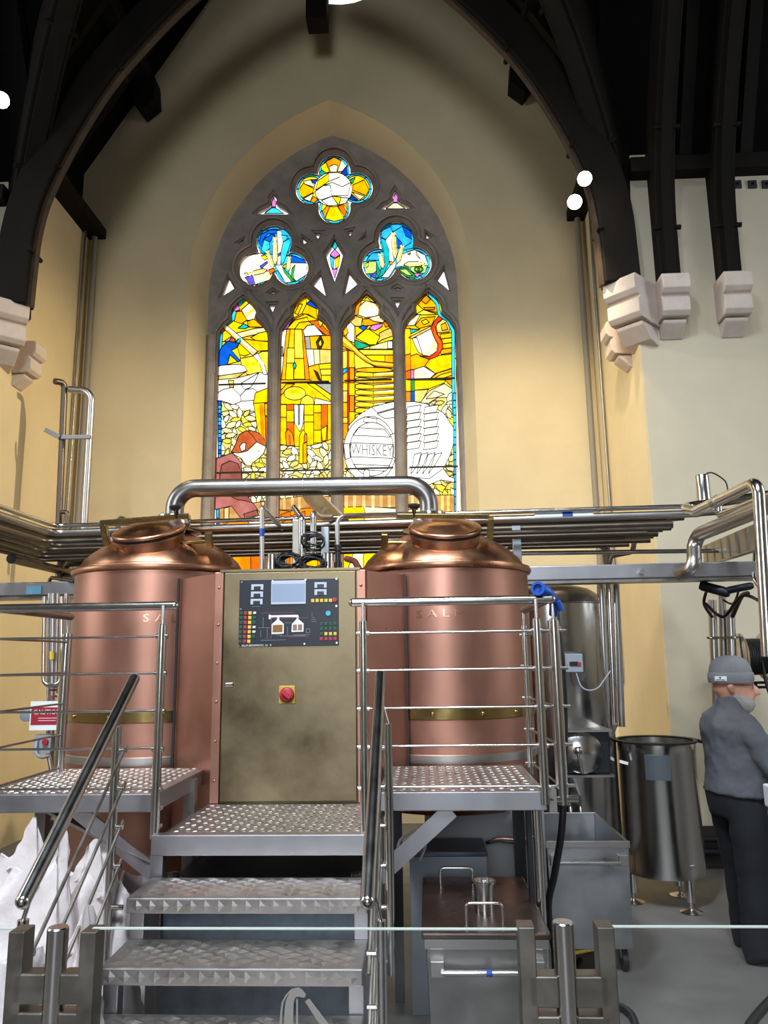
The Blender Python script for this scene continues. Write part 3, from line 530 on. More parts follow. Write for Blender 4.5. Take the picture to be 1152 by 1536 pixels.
L3 += [([G2(p) for p in D_([(max(332-188*math.sqrt(max(0, 1-((y-425)/230)**2)), 145), y), (332+188*math.sqrt(max(0, 1-((y-425)/230)**2)), y+14), (332+188*math.sqrt(max(0, 1-((y2-425)/230)**2)), y2+14), (332-188*math.sqrt(max(0, 1-((y2-425)/230)**2)), y2)])], 'W') for y, y2 in ((240, 305), (370, 490), (555, 600))]
L3 += pic([(D_, ell(288, 640, 28, 42, 12), 'W'), (D_, R(50, 820, 560, 930), 'T')]+[(D_, R(x, 822, x+26, 928), '~t') for x in (100, 170, 250, 330, 400, 470)]+[(D_, [(50, 930), (90, 925), (262, 922), (280, 990), (50, 1700)], 'g'), (D_, [(262, 922), (400, 928), (560, 940), (560, 1700), (50, 1700), (280, 990)], 'c'), (D_, R(260, 1100, 400, 1500), 'Y')])
L4 = [(C_, R(580, 30, 1100, 620), 'Y'), (C_, [(730, 155), (800, 65), (890, 150), (905, 225), (780, 200)], 'a'), (C_, [(760, 120), (800, 70), (840, 110), (800, 150)], 'o'), (C_, [(780, 180), (880, 180), (870, 200), (790, 200)], 'o'), (C_, [(720, 235), (780, 200), (905, 240), (740, 245)], 'y'), (C_, [(625, 340), (680, 255), (755, 238), (720, 300), (700, 335)], 'c'), (C_, [(705, 335), (760, 270), (882, 258), (850, 332), (740, 362)], 'a'), (C_, [(760, 300), (800, 280), (830, 310), (780, 330)], 'g'), (C_, [(885, 330), (960, 270), (1010, 350), (1000, 390), (900, 400)], 'n'), (C_, [(930, 330), (970, 310), (990, 370), (940, 380)], 'a')]
L4 += [(C_, [(920, 410+k*44), (1040, 395+k*44), (1040, 437+k*44), (930, 452+k*44)], 'gYga'[k]) for k in range(4)]
L4 += [(C_, [(800, 640), (870, 600), (1040, 580), (1040, 700), (880, 750), (800, 690)], 'g'), (C_, [(668, 600), (720, 580), (830, 630), (780, 700), (665, 722)], 'a'), (C_, [(670, 725), (780, 688), (880, 750), (830, 800), (690, 800)], 'c'), (C_, [(830, 800), (900, 745), (1040, 705), (1040, 800)], 'a'), (C_, [(860, 800), (930, 760), (1040, 730), (1040, 760), (920, 800)], 'Y'),
       (C_, [(600, 360), (668, 360), (668, 590), (600, 610)], 'g'), (C_, [(600, 600), (668, 578), (668, 720), (600, 740)], 'o'), (C_, [(600, 740), (668, 718), (668, 802), (600, 802)], 'O'), (C_, R(600, 802, 668, 905), 'g'), (C_, R(600, 905, 668, 1010), 'o'), (C_, R(668, 718, 697, 800), 'p'), (C_, R(675, 802, 702, 905), 'G'), (C_, R(668, 905, 702, 1000), 'b'),
       (C_, [(702, 808), (970, 806), (960, 830), (830, 882), (702, 895)], 'Y'), (C_, [(702, 895), (822, 888), (760, 1000), (702, 1000)], 'n'), (C_, [(960, 806), (1040, 800), (1040, 880)], 'o'), (C_, [(750, 1005), (830, 900), (960, 838), (1040, 890), (1040, 960), (900, 962), (830, 1010)], 'C'), (C_, [(800, 970), (870, 900), (960, 930), (880, 960)], 'c'), (C_, [(820, 1010), (900, 960), (1040, 955), (1040, 1130), (820, 1130)], 'D')]
L4 = pic(L4)+leafy(C_, [(820, 1000), (900, 960), (1040, 955), (1040, 1120), (900, 1120)], step=12, cols='cwCn')
L4 += pic([(C_, [(680, 445), (840, 352), (862, 420), (902, 500), (892, 560), (830, 602), (770, 592), (720, 525), (700, 455)], 'c'), (C_, [(730, 440), (820, 400), (850, 500), (800, 570), (760, 520)], '~w'), (C_, [(680, 445), (722, 440), (772, 592), (732, 562), (700, 495)], 'w'), (C_, [(650, 440), (840, 342), (850, 360), (682, 448)], 't'), (C_, [(663, 365), (748, 370), (670, 408)], 'K'),
       (C_, [(955, 225), (980, 250), (905, 310), (882, 350), (892, 400), (942, 470), (948, 530), (902, 602), (830, 628), (748, 602), (830, 602), (892, 560), (902, 500), (862, 420), (842, 360), (872, 300), (912, 250)], 'r'), (C_, [(870, 350), (885, 400), (930, 475), (932, 530), (905, 570), (915, 500), (872, 420)], '~O'),
       (D_, [(950, 420), (1060, 300), (1060, 760), (900, 760)], 'D')])+leafy(D_, [(960, 430), (1050, 400), (1050, 700), (960, 690)], step=11, cols='yCn')+leafy(D_, [(800, 700), (1060, 690), (1060, 840), (800, 840)], step=15, cols='ycCn', ln=11)
L4 += pic([(D_, [(600, 15), (700, 15), (800, 32), (950, 110), (1040, 240), (1052, 330), (1010, 470), (935, 630), (830, 690), (600, 690)], 'W')]+
    [(D_, [(640+dx, 60+k*62), (760+dx, 42+k*62), (740+dx, 104+k*62), (630+dx, 122+k*62)], 'w') for k in range(7) for dx in (0, 150) if 60+k*62 < 420]+[(D_, [(700+60*k, 470), (760+60*k, 455), (730+50*k, 560), (670+50*k, 640)], 'w') for k in range(4)]+
    [(D_, [(600, 660), (830, 680), (950, 592), (1000, 660), (1075, 690), (1060, 715), (930, 690), (820, 735), (600, 735)], 'w'), (D_, R(600, 735, 815, 830), 'w'), (D_, R(600, 820, 1100, 975), 'T')]+[(D_, R(x, 822, x+25, 970), '~t' if x < 900 else '~n') for x in (670, 730, 800, 930, 980)]+[(D_, R(600, 948, 780, 1700), 'c'), (D_, R(780, 972, 1100, 1700), 'n'), (C_, [(815, 40), (868, 66), (912, 150), (928, 235), (1000, 270), (1050, 380), (1050, 1100), (1026, 1100), (1022, 390), (980, 300), (905, 250), (885, 150), (825, 85)], 'k')]+
    [(D_, R(1034 + k*.8, -60+k*64, 1062 + k*.8, 3+k*64), 'k' if k < 9 else 's') for k in range(17)]+[(D_, R(1061, -300, 1110, 1100), 'w'), (C_, [(835, 30), (880, 60), (925, 140), (940, 225), (1010, 255), (1062, 370), (1100, 360), (1100, 20)], 'w')])
for i, (nm, art) in enumerate((('lancet_glazing', L1), ('lancet_glazing', L2), ('lancet_glazing', L3), ('lancet_glazing', L4))):
    g = glazing(nm, LANC[i], art)
    for py in ((577, 574, 571, 569)[i], (709, 706, 703, 701)[i]):
        z = PY((363, 458, 552, 647)[i], py, YG).z; MB().bx(LCX[i]-.31, LCX[i]+.31, YG-.028, YG-.012, z-.011, z+.011).build('saddle_bar', LEAD, g)
tm = textmb('WHISKEY', .155, lambda u, v, t: Vector((PY(558, 677, YG).x+u*.82, YG-.006, PY(558, 676, YG).z+v*1.35-u*.06)), align='CENTER'); tm.build('painted_lettering', mat('grey_glass_paint', '#8a8a86', .7), win)
def ear(x0, y0, x1, y1, wd=22): # wheat ear: grains either side of the stalk
    dx, dy = x1-x0, y1-y0; L = math.hypot(dx, dy); ux, uy = dx/L, dy/L; o = []
    o.append(([(x0, y0), (x0+dx*.2-uy*wd, y0+dy*.2+ux*wd), (x0+dx*.7-uy*wd*.9, y0+dy*.7+ux*wd*.9), (x1, y1), (x0+dx*.7+uy*wd*.9, y0+dy*.7-ux*wd*.9), (x0+dx*.2+uy*wd, y0+dy*.2-ux*wd)], 'C'))
    for k in range(5):
        t = .12+k*.17
        for s in (-1, 1): o.append(([(x0+dx*t, y0+dy*t), (x0+dx*(t+.07)-uy*wd*s*.95, y0+dy*(t+.07)+ux*wd*s*.95), (x0+dx*(t+.17)-uy*wd*s*.7, y0+dy*(t+.17)+ux*wd*s*.7), (x0+dx*(t+.16), y0+dy*(t+.16))], '~n' if s > 0 else '~C'))
    return o
def ringed(ctr, circ, minr, i1, i2): 
    a = foil(ctr, circ, minr, dr=-6); b = foil(ctr, circ, minr, dr=i1); c = foil(ctr, circ, minr, dr=i2)
    return [(b, 'k')]+ringsegs(b, c, 4, 'ks')+[(c, 'k')]
t1 = ringed((545, 540), t1c, 155, 16, 46)+[([(340, 200), (750, 180), (760, 430), (620, 480), (400, 460)], 's'), ([(370, 330), (400, 240), (500, 190), (590, 190), (590, 230), (470, 240), (420, 320), (430, 450)], 'b'), ([(400, 420), (440, 270), (490, 310), (500, 400), (440, 460)], 'k'), ([(420, 300), (520, 240), (560, 250), (500, 330)], 'b'), ([(580, 200), (620, 200), (660, 300), (630, 420), (620, 600), (580, 600), (590, 400)], 'w'), ([(630, 250), (700, 260), (690, 330), (650, 320)], 'k'), ([(650, 330), (720, 290), (735, 350), (700, 450), (660, 560), (630, 600), (620, 480)], 'k'),
     ([(150, 500), (400, 460), (480, 520), (560, 620), (540, 700), (320, 840), (150, 760)], 'w'), ([(200, 690), (540, 660), (520, 760), (330, 820)], 'c'), ([(210, 740), (300, 710), (330, 820), (270, 830)], 'v'), ([(380, 610), (470, 550), (475, 570), (395, 640)], 'v'), ([(395, 490), (440, 480), (480, 520), (430, 540)], 'Y'), ([(560, 600), (640, 590), (760, 790), (680, 800)], 'w'), ([(720, 540), (745, 480), (900, 540), (920, 580), (730, 580)], 'b'), ([(730, 570), (920, 575), (930, 700), (790, 790), (720, 700)], 'w'), ([(630, 600), (690, 670), (800, 775), (750, 790), (660, 680)], 'G'), ([(740, 740), (750, 640), (790, 590), (770, 700), (775, 770)], 'G'), ([(650, 600), (690, 580), (690, 630), (660, 630)], 'a'), ([(480, 650), (540, 630), (560, 660), (500, 710)], 'O'), ([(580, 480), (620, 450), (620, 480), (590, 500)], 'v')]
t1 += ear(560, 600, 556, 260, 30)+ear(540, 640, 462, 420, 26)+ear(470, 650, 240, 705, 28)+ear(706, 670, 722, 490, 26)
glazing('trefoil_glazing', gp(T1, TF1), [([G2(p) for p in T1(q)], c) for q, c in t1], base='w', lead=.0055)
t2 = ringed((575, 490), t2c, 155, 16, 46)+[([(390, 120), (770, 120), (770, 400), (640, 430), (480, 330), (400, 300)], 's'), ([(400, 200), (510, 150), (530, 220), (470, 310), (410, 280)], 's'), ([(540, 210), (640, 150), (740, 200), (740, 340), (640, 400), (590, 300)], 's'), ([(640, 150), (740, 200), (750, 300), (680, 260)], 'b'), ([(440, 320), (530, 210), (540, 560), (500, 600), (480, 420)], 'w'), ([(390, 280), (440, 300), (490, 420), (490, 560), (430, 700), (330, 770), (440, 560), (420, 400)], 'K'), ([(580, 280), (640, 340), (600, 410), (590, 380)], 'b'), ([(230, 540), (290, 460), (380, 450), (380, 540)], 's'), ([(200, 560), (340, 550), (340, 690), (220, 700)], 'l'), ([(215, 580), (255, 560), (250, 610), (225, 630)], 'Y'), ([(270, 720), (350, 660), (330, 750)], 'v'), ([(340, 560), (390, 680), (350, 760), (345, 640)], 'e'), ([(400, 740), (520, 580), (560, 540), (560, 620), (480, 740)], 'w'),
     ([(560, 620), (640, 470), (780, 420), (900, 480), (940, 600), (700, 600)], 'w'), ([(700, 470), (740, 450), (730, 480)], 'G'), ([(800, 440), (830, 490), (850, 530), (800, 480)], 'l'), ([(560, 640), (680, 620), (780, 700), (790, 750), (680, 730)], 'G'), ([(600, 650), (680, 640), (760, 720), (690, 710)], 'l'), ([(740, 610), (930, 600), (900, 690), (780, 690), (740, 660)], 'l'), (ell(830, 645, 55, 36, 14), 'G'), (ell(830, 645, 36, 24, 14), 'l'), (ell(830, 645, 18, 12, 10), 'G'), ([(770, 690), (860, 690), (810, 740)], 'p'), ([(690, 610), (750, 605), (730, 645)], 'Y'), (ell(513, 572, 20, 22, 10), 'o')]
t2 += ear(560, 530, 535, 205, 30)+ear(585, 580, 645, 360, 28)+ear(420, 640, 385, 455, 28)+ear(655, 590, 905, 580, 30)
glazing('trefoil_glazing', gp(T2, TF2), [([G2(p) for p in T2(q)], c) for q, c in t2], base='w', lead=.0055)
qq = ringed((583, 528), qc, 170, 16, 44)+[(ell(585, 320, 150, 150), 'Y'), (ell(325, 530, 146, 146), 'Y'), (ell(845, 518, 146, 146), 'g'), (ell(588, 750, 146, 146), 'y'), ([(490, 210), (585, 160), (665, 200), (620, 330), (540, 330)], 'o'), ([(530, 270), (585, 240), (625, 260), (615, 335), (545, 335)], 'c'), ([(620, 330), (670, 190), (730, 260), (690, 320)], 'c'), ([(430, 260), (490, 220), (530, 330), (460, 350)], 'Y'), ([(660, 345), (720, 270), (745, 360), (690, 370)], 'B'), ([(410, 340), (450, 310), (490, 340), (440, 380)], 'e'),
     ([(310, 420), (400, 415), (380, 480), (340, 450)], 'B'), ([(230, 440), (310, 420), (370, 510), (250, 470)], 'c'), ([(190, 520), (230, 460), (350, 520), (340, 570), (220, 630)], 'a'), ([(230, 640), (350, 570), (310, 670)], 'c'), ([(310, 670), (350, 610), (400, 650), (350, 690)], 'o'), ([(750, 430), (830, 390), (800, 460), (760, 460)], 'e'), ([(800, 480), (930, 420), (990, 540), (950, 600), (800, 540)], 'a'), ([(790, 560), (940, 610), (880, 650)], 'c'), ([(760, 640), (790, 590), (860, 650), (800, 660)], 'B'), ([(450, 780), (520, 700), (540, 720), (480, 860)], 'o'), ([(540, 720), (620, 720), (700, 870), (590, 900), (480, 870)], 'Y'), ([(620, 715), (680, 700), (730, 790), (710, 850)], 'O'), ([(690, 700), (730, 680), (740, 760)], 'a'),
     (ell(575, 530, 217, 200, 30), 'w'), ([(370, 540), (400, 430), (520, 345), (520, 440), (450, 490)], 'Y'), ([(520, 340), (640, 335), (650, 390), (520, 440)], 'c'), ([(365, 560), (455, 490), (530, 460), (560, 610), (440, 650), (400, 640)], 'W'), ([(560, 610), (665, 620), (640, 715)], 'Y'), ([(440, 660), (560, 612), (630, 710), (520, 720)], 'W'), ([(665, 625), (755, 630), (720, 690), (645, 710)], 'c'), ([(455, 490), (560, 450), (680, 500), (780, 450), (745, 600), (560, 605), (540, 480)], 'W')]
glazing('quatrefoil_glazing', gp(Q1, QF), [([G2(p) for p in Q1(q)], c) for q, c in qq], base='w', lead=.006)
for p, c in SMALL: glazing('spandrel_glazing', gp(Z0, p), [], base='W')
for i, p in enumerate(TEAR):
    x = 0; q = [(a, b) for a, b in p]; cx = sum(a for a, b in q)/len(q); top = min(b for a, b in q); bot = max(b for a, b in q)
    glazing('spandrel_glazing', gp(Z0, p), [(gp(Z0, [(cx-40, bot-8), (cx-8, bot-32), (cx+8, bot-32), (cx+42, bot-8)]), 'k' if i == 0 else 'C'), (gp(Z0, [(cx-9, bot-36), (cx-7, top+28), (cx+1, top+14), (cx+10, top+28), (cx+10, bot-36)]), 'p')], base='W', lead=.006)
glazing('lozenge_glazing', gp(Z0, LOZ), [(gp(Z0, [(568, 478), (580, 505), (568, 520), (556, 505)]), 'K'), (gp(Z0, [(548, 540), (568, 516), (590, 540), (568, 555)]), 'p'), (gp(Z0, [(548, 544), (566, 556), (562, 600), (552, 590)]), 'k'), (gp(Z0, [(570, 556), (590, 544), (584, 590), (572, 600)]), 'Y'), (gp(Z0, [(556, 600), (580, 600), (568, 640)]), 'p')], base='W', lead=.007)
ow = thing('window_5', None, None, kind='structure')
plate(OCU, [[(x*.0+XC+.12+(x-XC-.12)*.86, OCU[0][1]+(z-OCU[0][1])*.86) for x, z in OCU]], XZ(YT), 0, .12).build('round_frame', STONE, ow)
MB().prism(OCU, XZ(YT), .05, .054).build('clear_pane', glassmat('W'), ow)
# ------------------------------------------------------------------ spotlights
def spotlight(label, pos, aim, power, cone=85):
    p = Vector(pos); a = (Vector(aim)-p).normalized(); t = thing('spotlight', label, 'lamp', p); h_ = (Vector((-.4, 1.0, 2.0))-p).normalized()
    MB().lathe([(.03, -.18), (.055, -.15), (.06, -.02), (.055, -.02)], p, h_, 20).build('lamp_housing', BLACKP, t, smooth=40)
    MB().ball(p, .068, 20).build('lamp_globe', mat('lit_lamp', '#fff2da', .5, emit='#ffecd0', estr=30), t, smooth=60)
    MB().tube([p-h_*.12, p-h_*.12+Vector((0, .12, .12))], .012, 6).build('mounting_arm', BLACKP, t)
    l = bpy.data.lights.new('spotlight_beam', 'SPOT'); l.energy = power; l.color = (1, .82, .52); l.spot_size = math.radians(cone); l.spot_blend = .9; l.shadow_soft_size = .05
    o = bpy.data.objects.new('spotlight_beam', l); COL.objects.link(o); o.parent = t; o.location = a*.09; o.rotation_euler = a.to_track_quat('-Z', 'Y').to_euler()
spotlight('lit round spotlight, upper of the pair on the chancel arch', PY(877, 268, 6.72), (-4.0, 7.9, 2.4), 900, 80)
spotlight('lit round spotlight, lower of the pair on the chancel arch', PY(862, 303, 6.7), (.9, 8.9, 3.0), 150, 110)
spotlight('lit round spotlight alone high on the diagonal rib', PX(2, 150, -3.6), (2.1, 7.6, 2.0), 800, 70)
# ------------------------------------------------------------------ wall conduits
def pipe(name, label, pts, r, m=PIPEM, cat='pipe', group=None, fr=None, n=12):
    P = fillet(pts, fr if fr else r*2.2) if len(pts) > 2 else pts
    return tag(MB().tube(P, r, n).build(name, m, None, smooth=50), label, cat, group)
pipe('wall_conduit', 'thin dark conduit running down the chancel corner above the bent steel pipes', [(-4.16, 8.78, 7.2), (-4.16, 8.78, 2.0)], .018, STEELD)
pipe('wall_conduit', 'grey painted downpipe in the chancel corner above the bent steel pipes', [(-4.1, 8.93, 7.2), (-4.1, 8.93, 2.0)], .035, mat('grey_paint', '#8d8577', .6))
pipe('wall_conduit', 'grey painted downpipe in the corner beside the two spotlights', [(2.08, 8.93, 7.2), (2.08, 8.93, 1.5)], .035, MATS['grey_paint'])
pipe('wall_conduit', 'thin dark conduit on the side wall below the two spotlights', [(2.155, 8.6, 7.2), (2.155, 8.6, 1.5)], .016, STEELD)
YW = 7.6
t = thing('wall_pipe_loop', 'tall bent steel pipe pair clamped on the chancel side wall', 'pipe', PY(100, 790, YW))
MB().tube(fillet([PY(82, 572, YW-.1), PY(97, 574, YW), PY(88, 792, YW)], .07), .033, 12).build('pipe_run', PIPEM, t, smooth=50)
MB().tube(fillet([PY(104, 584, YW), PY(138, 586, YW), PY(126, 795, YW)], .12), .036, 12).build('pipe_run', STEEL, t, smooth=50)
MB().tube(fillet([PY(92, 768, YW-.05), PY(102, 768, YW-.05), PY(101, 800, YW-.05)], .05), .022, 10).build('pipe_run', PIPEM, t, smooth=50)
MB().bar(PY(68, 645, YW-.05), PY(90, 656, YW-.05), .03, .05).build('clamp_bracket', STEELD, t)
MB().bar(PY(92, 656, YW-.04), PY(136, 655, YW-.04), .03, .04).build('clamp_bracket', STEELD, t)
# ------------------------------------------------------------------ pipe rack along the chancel, turning along the side wall
ZRK = 2.757
pa, pb = PZ(78, 797, ZRK), PZ(1034, 768, ZRK); dirx = (pb-pa).normalized(); perp = Vector((-dirx.y, dirx.x, 0)); 
for i in range(9):
    r = (.026, .034, .024, .03, .022, .036, .026, .03, .038)[i]; c = pa+perp*(.145*i)+Vector((-.1*i, 0, 0)); e = pb+perp*(.145*i)+dirx*(.0 if i else .06); s0 = Vector((c.x, 3.3, ZRK)); dz = Vector((0, 0, (i % 3-1)*.012))
    o = pipe('rack_pipe', ['polished steel pipe at the outer edge of the overhead pipe rack', 'second pipe of the overhead rack, brushed and thicker than the edge one', None, None, None, None, None, None, 'thick pipe against the back of the overhead pipe rack'][i] or 'grey steel pipe, '+('', '', 'third', 'fourth', 'fifth', 'sixth', 'seventh', 'eighth', '')[i]+' in from the outer edge of the overhead rack', [s0+dz, c+dz, e+dz], r, STEEL if i < 1 else PIPEM, group='overhead rack pipes', fr=.1)
for i in range(5):
    c = pa+perp*(.12+.2*i)+Vector((-.14*i-.05, 0, -.09)); e = pb+perp*(.12+.2*i)+Vector((-.1-.12*(i % 3), 0, -.09))
    pipe('rack_pipe', 'thin dark pipe in the lower rack layer, '+('first', 'second', 'third', 'fourth', 'fifth')[i]+' from its outer edge', [Vector((c.x, 3.3, c.z)), c, e], .017, PIPEM, group='lower layer rack pipes', fr=.08)
pipe('rack_pipe', 'thin edge rail running above the overhead rack pipes', [Vector((pa.x+.03, 3.3, ZRK+.035)), pa+Vector((.03, -.03, .035)), pb+Vector((0, -.03, .035))], .016, STEELP, fr=.08)
tp = MB(); k0 = pb-dirx*.95
for lab, m, a, b in (('blue tape band on the outermost rack pipe', BLUE, .09, .16), ('white tape band on the outermost rack pipe', LABELW, -.1, .3)):
    tag(MB().tube([k0+dirx*a, k0+dirx*b], .0275 if m is LABELW else .0282, 12).build('pipe_tape', m), lab, 'tape')
# lower short runs under the rack
def quick(name, label, pts, r, m=PIPEM, fr=None): return pipe(name, label, pts, r, m, fr=fr)
quick('branch_pipe', 'steel branch pipe under the rack with a blue band, above the conical tank', [PY(786, 818, 6.6), PY(908, 816, 6.6), PY(912, 846, 6.6)], .036, fr=.06)
quick('branch_pipe', 'thin bright pipe stretched level above the square steel beam', [PY(640, 832, 5.75), PY(1150, 825, 5.75)], .017, STEELP)
quick('branch_pipe', 'bent thin pipe dropping from the rack to the bright level pipe', [PY(952, 810, 6.2), PY(949, 828, 6.2), PY(916, 834, 6.2), PY(913, 850, 6.2)], .02)
quick('branch_pipe', 'pipe run turning down under the rack beside the blue-taped beam', [PY(165, 833, 6.5), PY(92, 836, 6.5), PY(88, 870, 6.5)], .032, fr=.08)
quick('branch_pipe', 'curved pipe behind the tank shoulder under the rack', [PY(165, 844, 6.6), PY(100, 846, 6.6), PY(94, 862, 6.6), PY(128, 870, 6.2)], .026, fr=.06)
t = thing('open_pipe', 'slanting steel pipe with a dark open end near the side wall', 'pipe', PY(60, 850, 6.4))
pp = [PY(18, 838, 5.7), PY(126, 864, 7.0)]; MB().tube(pp, .036, 14).build('pipe_run', PIPEM, t, smooth=50); dd = (pp[0]-pp[1]).normalized(); MB().disc(pp[0], dd, .04, .01, 14).build('dark_end', BLACK, t)
quick('branch_pipe', 'small bent rail end behind the copper tank shoulder above the rack', [PY(177, 800, 6.2), PY(177, 776, 6.2), PY(216, 792, 5.9)], .022, fr=.05)
quick('branch_pipe', 'thin bent rail over the blue-taped beam', [PY(72, 878, 5.7), PY(76, 866, 5.7), PY(112, 872, 5.5)], .014, fr=.03)
# ------------------------------------------------------------------ square beams carrying the services
def sqbeam(label, a, b, h): 
    t = thing('service_beam', label, 'beam', a); MB().bar(a, b, .12, h).build('beam_box', TUBE, t, bev=.008)
    MB().bar(a-Vector((0, -.03, h/2+.012)), b-Vector((0, -.03, h/2+.012)), .16, .02).build('bottom_flange', STEELD, t); return t
t = sqbeam('square steel beam running from the copper tank towards the hose reel', PY(770, 862, 5.6), PY(1170, 853, 5.6), .105)
p = PY(962, 858, 5.53); MB().tube([p, p+Vector((0, -.03, 0))], .02, 10).build('bolt', STEELP, t)
t = sqbeam('square steel beam with a pale blue tape patch beside the side wall', PY(-40, 886, 5.6), PY(125, 883, 5.6), .1)
p = PY(51, 885, 5.535); MB().bx(p.x-.055, p.x+.055, p.y-.003, p.y+.003, p.z-.03, p.z+.03).build('tape_patch', mat('pale_blue_tape', '#6fa9c4', .6), t)
for px, y0, lab in ((777, 786, 'pale steel bracket post holding the rack behind the tank nearer the conical tank'), (165, 802, 'pale steel bracket post holding the rack behind the tank nearer the caution sign')):
    t = thing('rack_bracket', lab, 'bracket', PY(px, 858, 5.75)); a = PY(px, 858, 5.75); b = PY(px, y0, 5.75)
    MB().bx(a.x-.03, a.x+.03, 5.72, 5.78, a.z, b.z).build('bracket_post', mat('pale_enamel', '#b9c0c9', .45), t, bev=.004)
    MB().bar(b+Vector((0, .02, -.03)), b+Vector((-.02 if px > 400 else -.02, 1.1, -.1)), .04, .05).build('bracket_arm', STEELD, t)
# ------------------------------------------------------------------ copper tanks
def copper_tank(lab, cx, cy, r, zb, zr, tilt, lid_dx, side):
    t = thing('copper_tank', lab, 'tank', (cx, cy, 0))
    MB().lathe([(r-.03, zb), (r, zb+.03), (r, zr)], (cx, cy, 0), n=64).build('tank_body', COPPER, t, smooth=40)
    MB().lathe([(r-.02, zr-.03), (r+.02, zr-.02), (r+.028, zr), (r+.02, zr+.02), (r-.02, zr+.03)], (cx, cy, 0), n=64).build('rim_ring', COPPERD, t, smooth=50)
    prof = [(r-.01, zr), (r-.025, zr+.04), (.515, zr+.085), (.473, zr+.125), (.42, zr+.165), (.345, zr+.21), (.28, zr+.245), (.2, zr+.28), (.12, zr+.31), (.02, zr+.33)]
    MB().lathe(prof, (cx, cy, 0), n=64).build('dome', COPPERD, t, smooth=60)
    b = MB().lathe([(r+.003, 1.435), (r+.009, 1.44), (r+.009, 1.505), (r+.003, 1.51)], (cx, cy, 0), n=64, cap=False).build('brass_band', BRASSB, t, smooth=40)
    for a in (-100, -70, -45, -130): q = math.radians(a); MB().ball((cx+(r+.009)*math.cos(q), cy+(r+.009)*math.sin(q), 1.472), .012, 8).build('rivet', BRASSB, b, smooth=60)
    MB().lathe([(r+.012, 1.19), (r+.012, 1.235), (r+.003, 1.24)], (cx, cy, 0), n=64, cap=False).build('base_flashing', STEEL, t, smooth=40)
    # manway collar and lid, leaning forward on the dome
    ax = Vector((tilt, -.45, 1)).normalized(); c = Vector((cx+lid_dx, cy-.31, zr+.165)); R_ = Vector((0, 0, 1)).rotation_difference(ax).to_matrix()
    MB().lathe([(.24, -.13), (.222, -.09), (.218, -.02), (.222, .06), (.232, .062), (.232, .075), (.2, .075)], c, ax, 48).build('manway_collar', COPPERD, t, smooth=40)
    MB().lathe([(.21, .074), (.226, .078), (.226, .088), (.21, .09)], c, ax, 48).build('rubber_seal', BLACK, t, smooth=40)
    lid = MB().lathe([(.2, .088), (.232, .092), (.236, .102), (.228, .114), (.205, .117), (.19, .118), (.15, .135), (.08, .148), (.004, .152)], c, ax, 48).build('manway_lid', COPPERD, t, smooth=60)
    xd = R_ @ Vector((1, 0, 0)); q = c+ax*.178
    MB().bar(q-xd*.31, q+xd*.28, .022, .034, up=ax).build('clamp_bar', BRASSB, lid, bev=.004)
    MB().bar(q-xd*.29*side-ax*.01, q-xd*.29*side-ax*.15, .04, .05, up=(0, 1, 0)).build('hinge_block', BRASSB, lid, bev=.004)
    MB().lathe([(.012, -.02), (.014, .03), (.04, .05), (.04, .065), (.01, .07)], q+xd*.2*side+ax*.01, ax, 12).build('clamp_knob', BLACKP, lid, smooth=50)
    h = c+xd*.29*side; lt = MB().tube([c+xd*.22*side, h+xd*.1*side], .014, 8).build('latch_rod', BRASSB, t, smooth=50)
    MB().bar(h+xd*.1*side-ax*.05, h+xd*.1*side+ax*.06, .035, .045, up=xd).build('latch_grip', BRASSB, lt, bev=.006)
    return t, c, ax
CXL, CXR, CY, RT = -1.783, .157, 5.25, .567
tl, cl, _ = copper_tank('copper brewing tank on the side of the caution sign, lid hinged open a crack', CXL, CY, RT, .42, 2.385, -.06, .02, 1)
tr, cr, _ = copper_tank('copper brewing tank beside the blue hose gun, raised on a steel base', CXR, CY, RT, .93, 2.362, .03, .01, -1)
MB().lathe([(RT-.02, .9), (RT+.01, .93), (RT+.01, .98), (RT-.02, 1.0)], (CXR, CY, 0), n=64).build('bottom_ring', COPPERD, tr, smooth=40)
MB().bx(CXR-.16, CXR+.54, CY-.45, CY+.4, .02, .92).build('base_cabinet', mat('grey_enamel_sheet', '#8f8e8f', .5, .3, var=.06, scale=4), tr, bev=.006)
for sx in (-1, 1): MB().bx(CXR+sx*.5-.03, CXR+sx*.5+.03, CY-.35, CY-.29, 0, .95).build('leg', BLACKP, tr)
for sx in (-1, 1): MB().bx(CXL+sx*.4-.03, CXL+sx*.4+.03, CY-.3, CY-.24, 0, .45).build('leg', STEELD, tl)
for s, (tt, cx, z, a0) in enumerate(((tl, CXL, 2.06, -88), (tr, CXR, 2.06, -107))):
    sb = MB()
    for k, ch in enumerate('SALM'):
        a = math.radians(a0+k*8.2+(8 if s == 0 else 0)); rr = RT+.006
        q = textmb(ch, .075, lambda u, v, t_, a=a: Vector((cx+rr*math.cos(a+u*1.2/rr), CY+rr*math.sin(a+u*1.2/rr), z+v*.9)))
        q.build('embossed_letter', mat('bright_copper', '#d9a58c', .3, 1), tt)
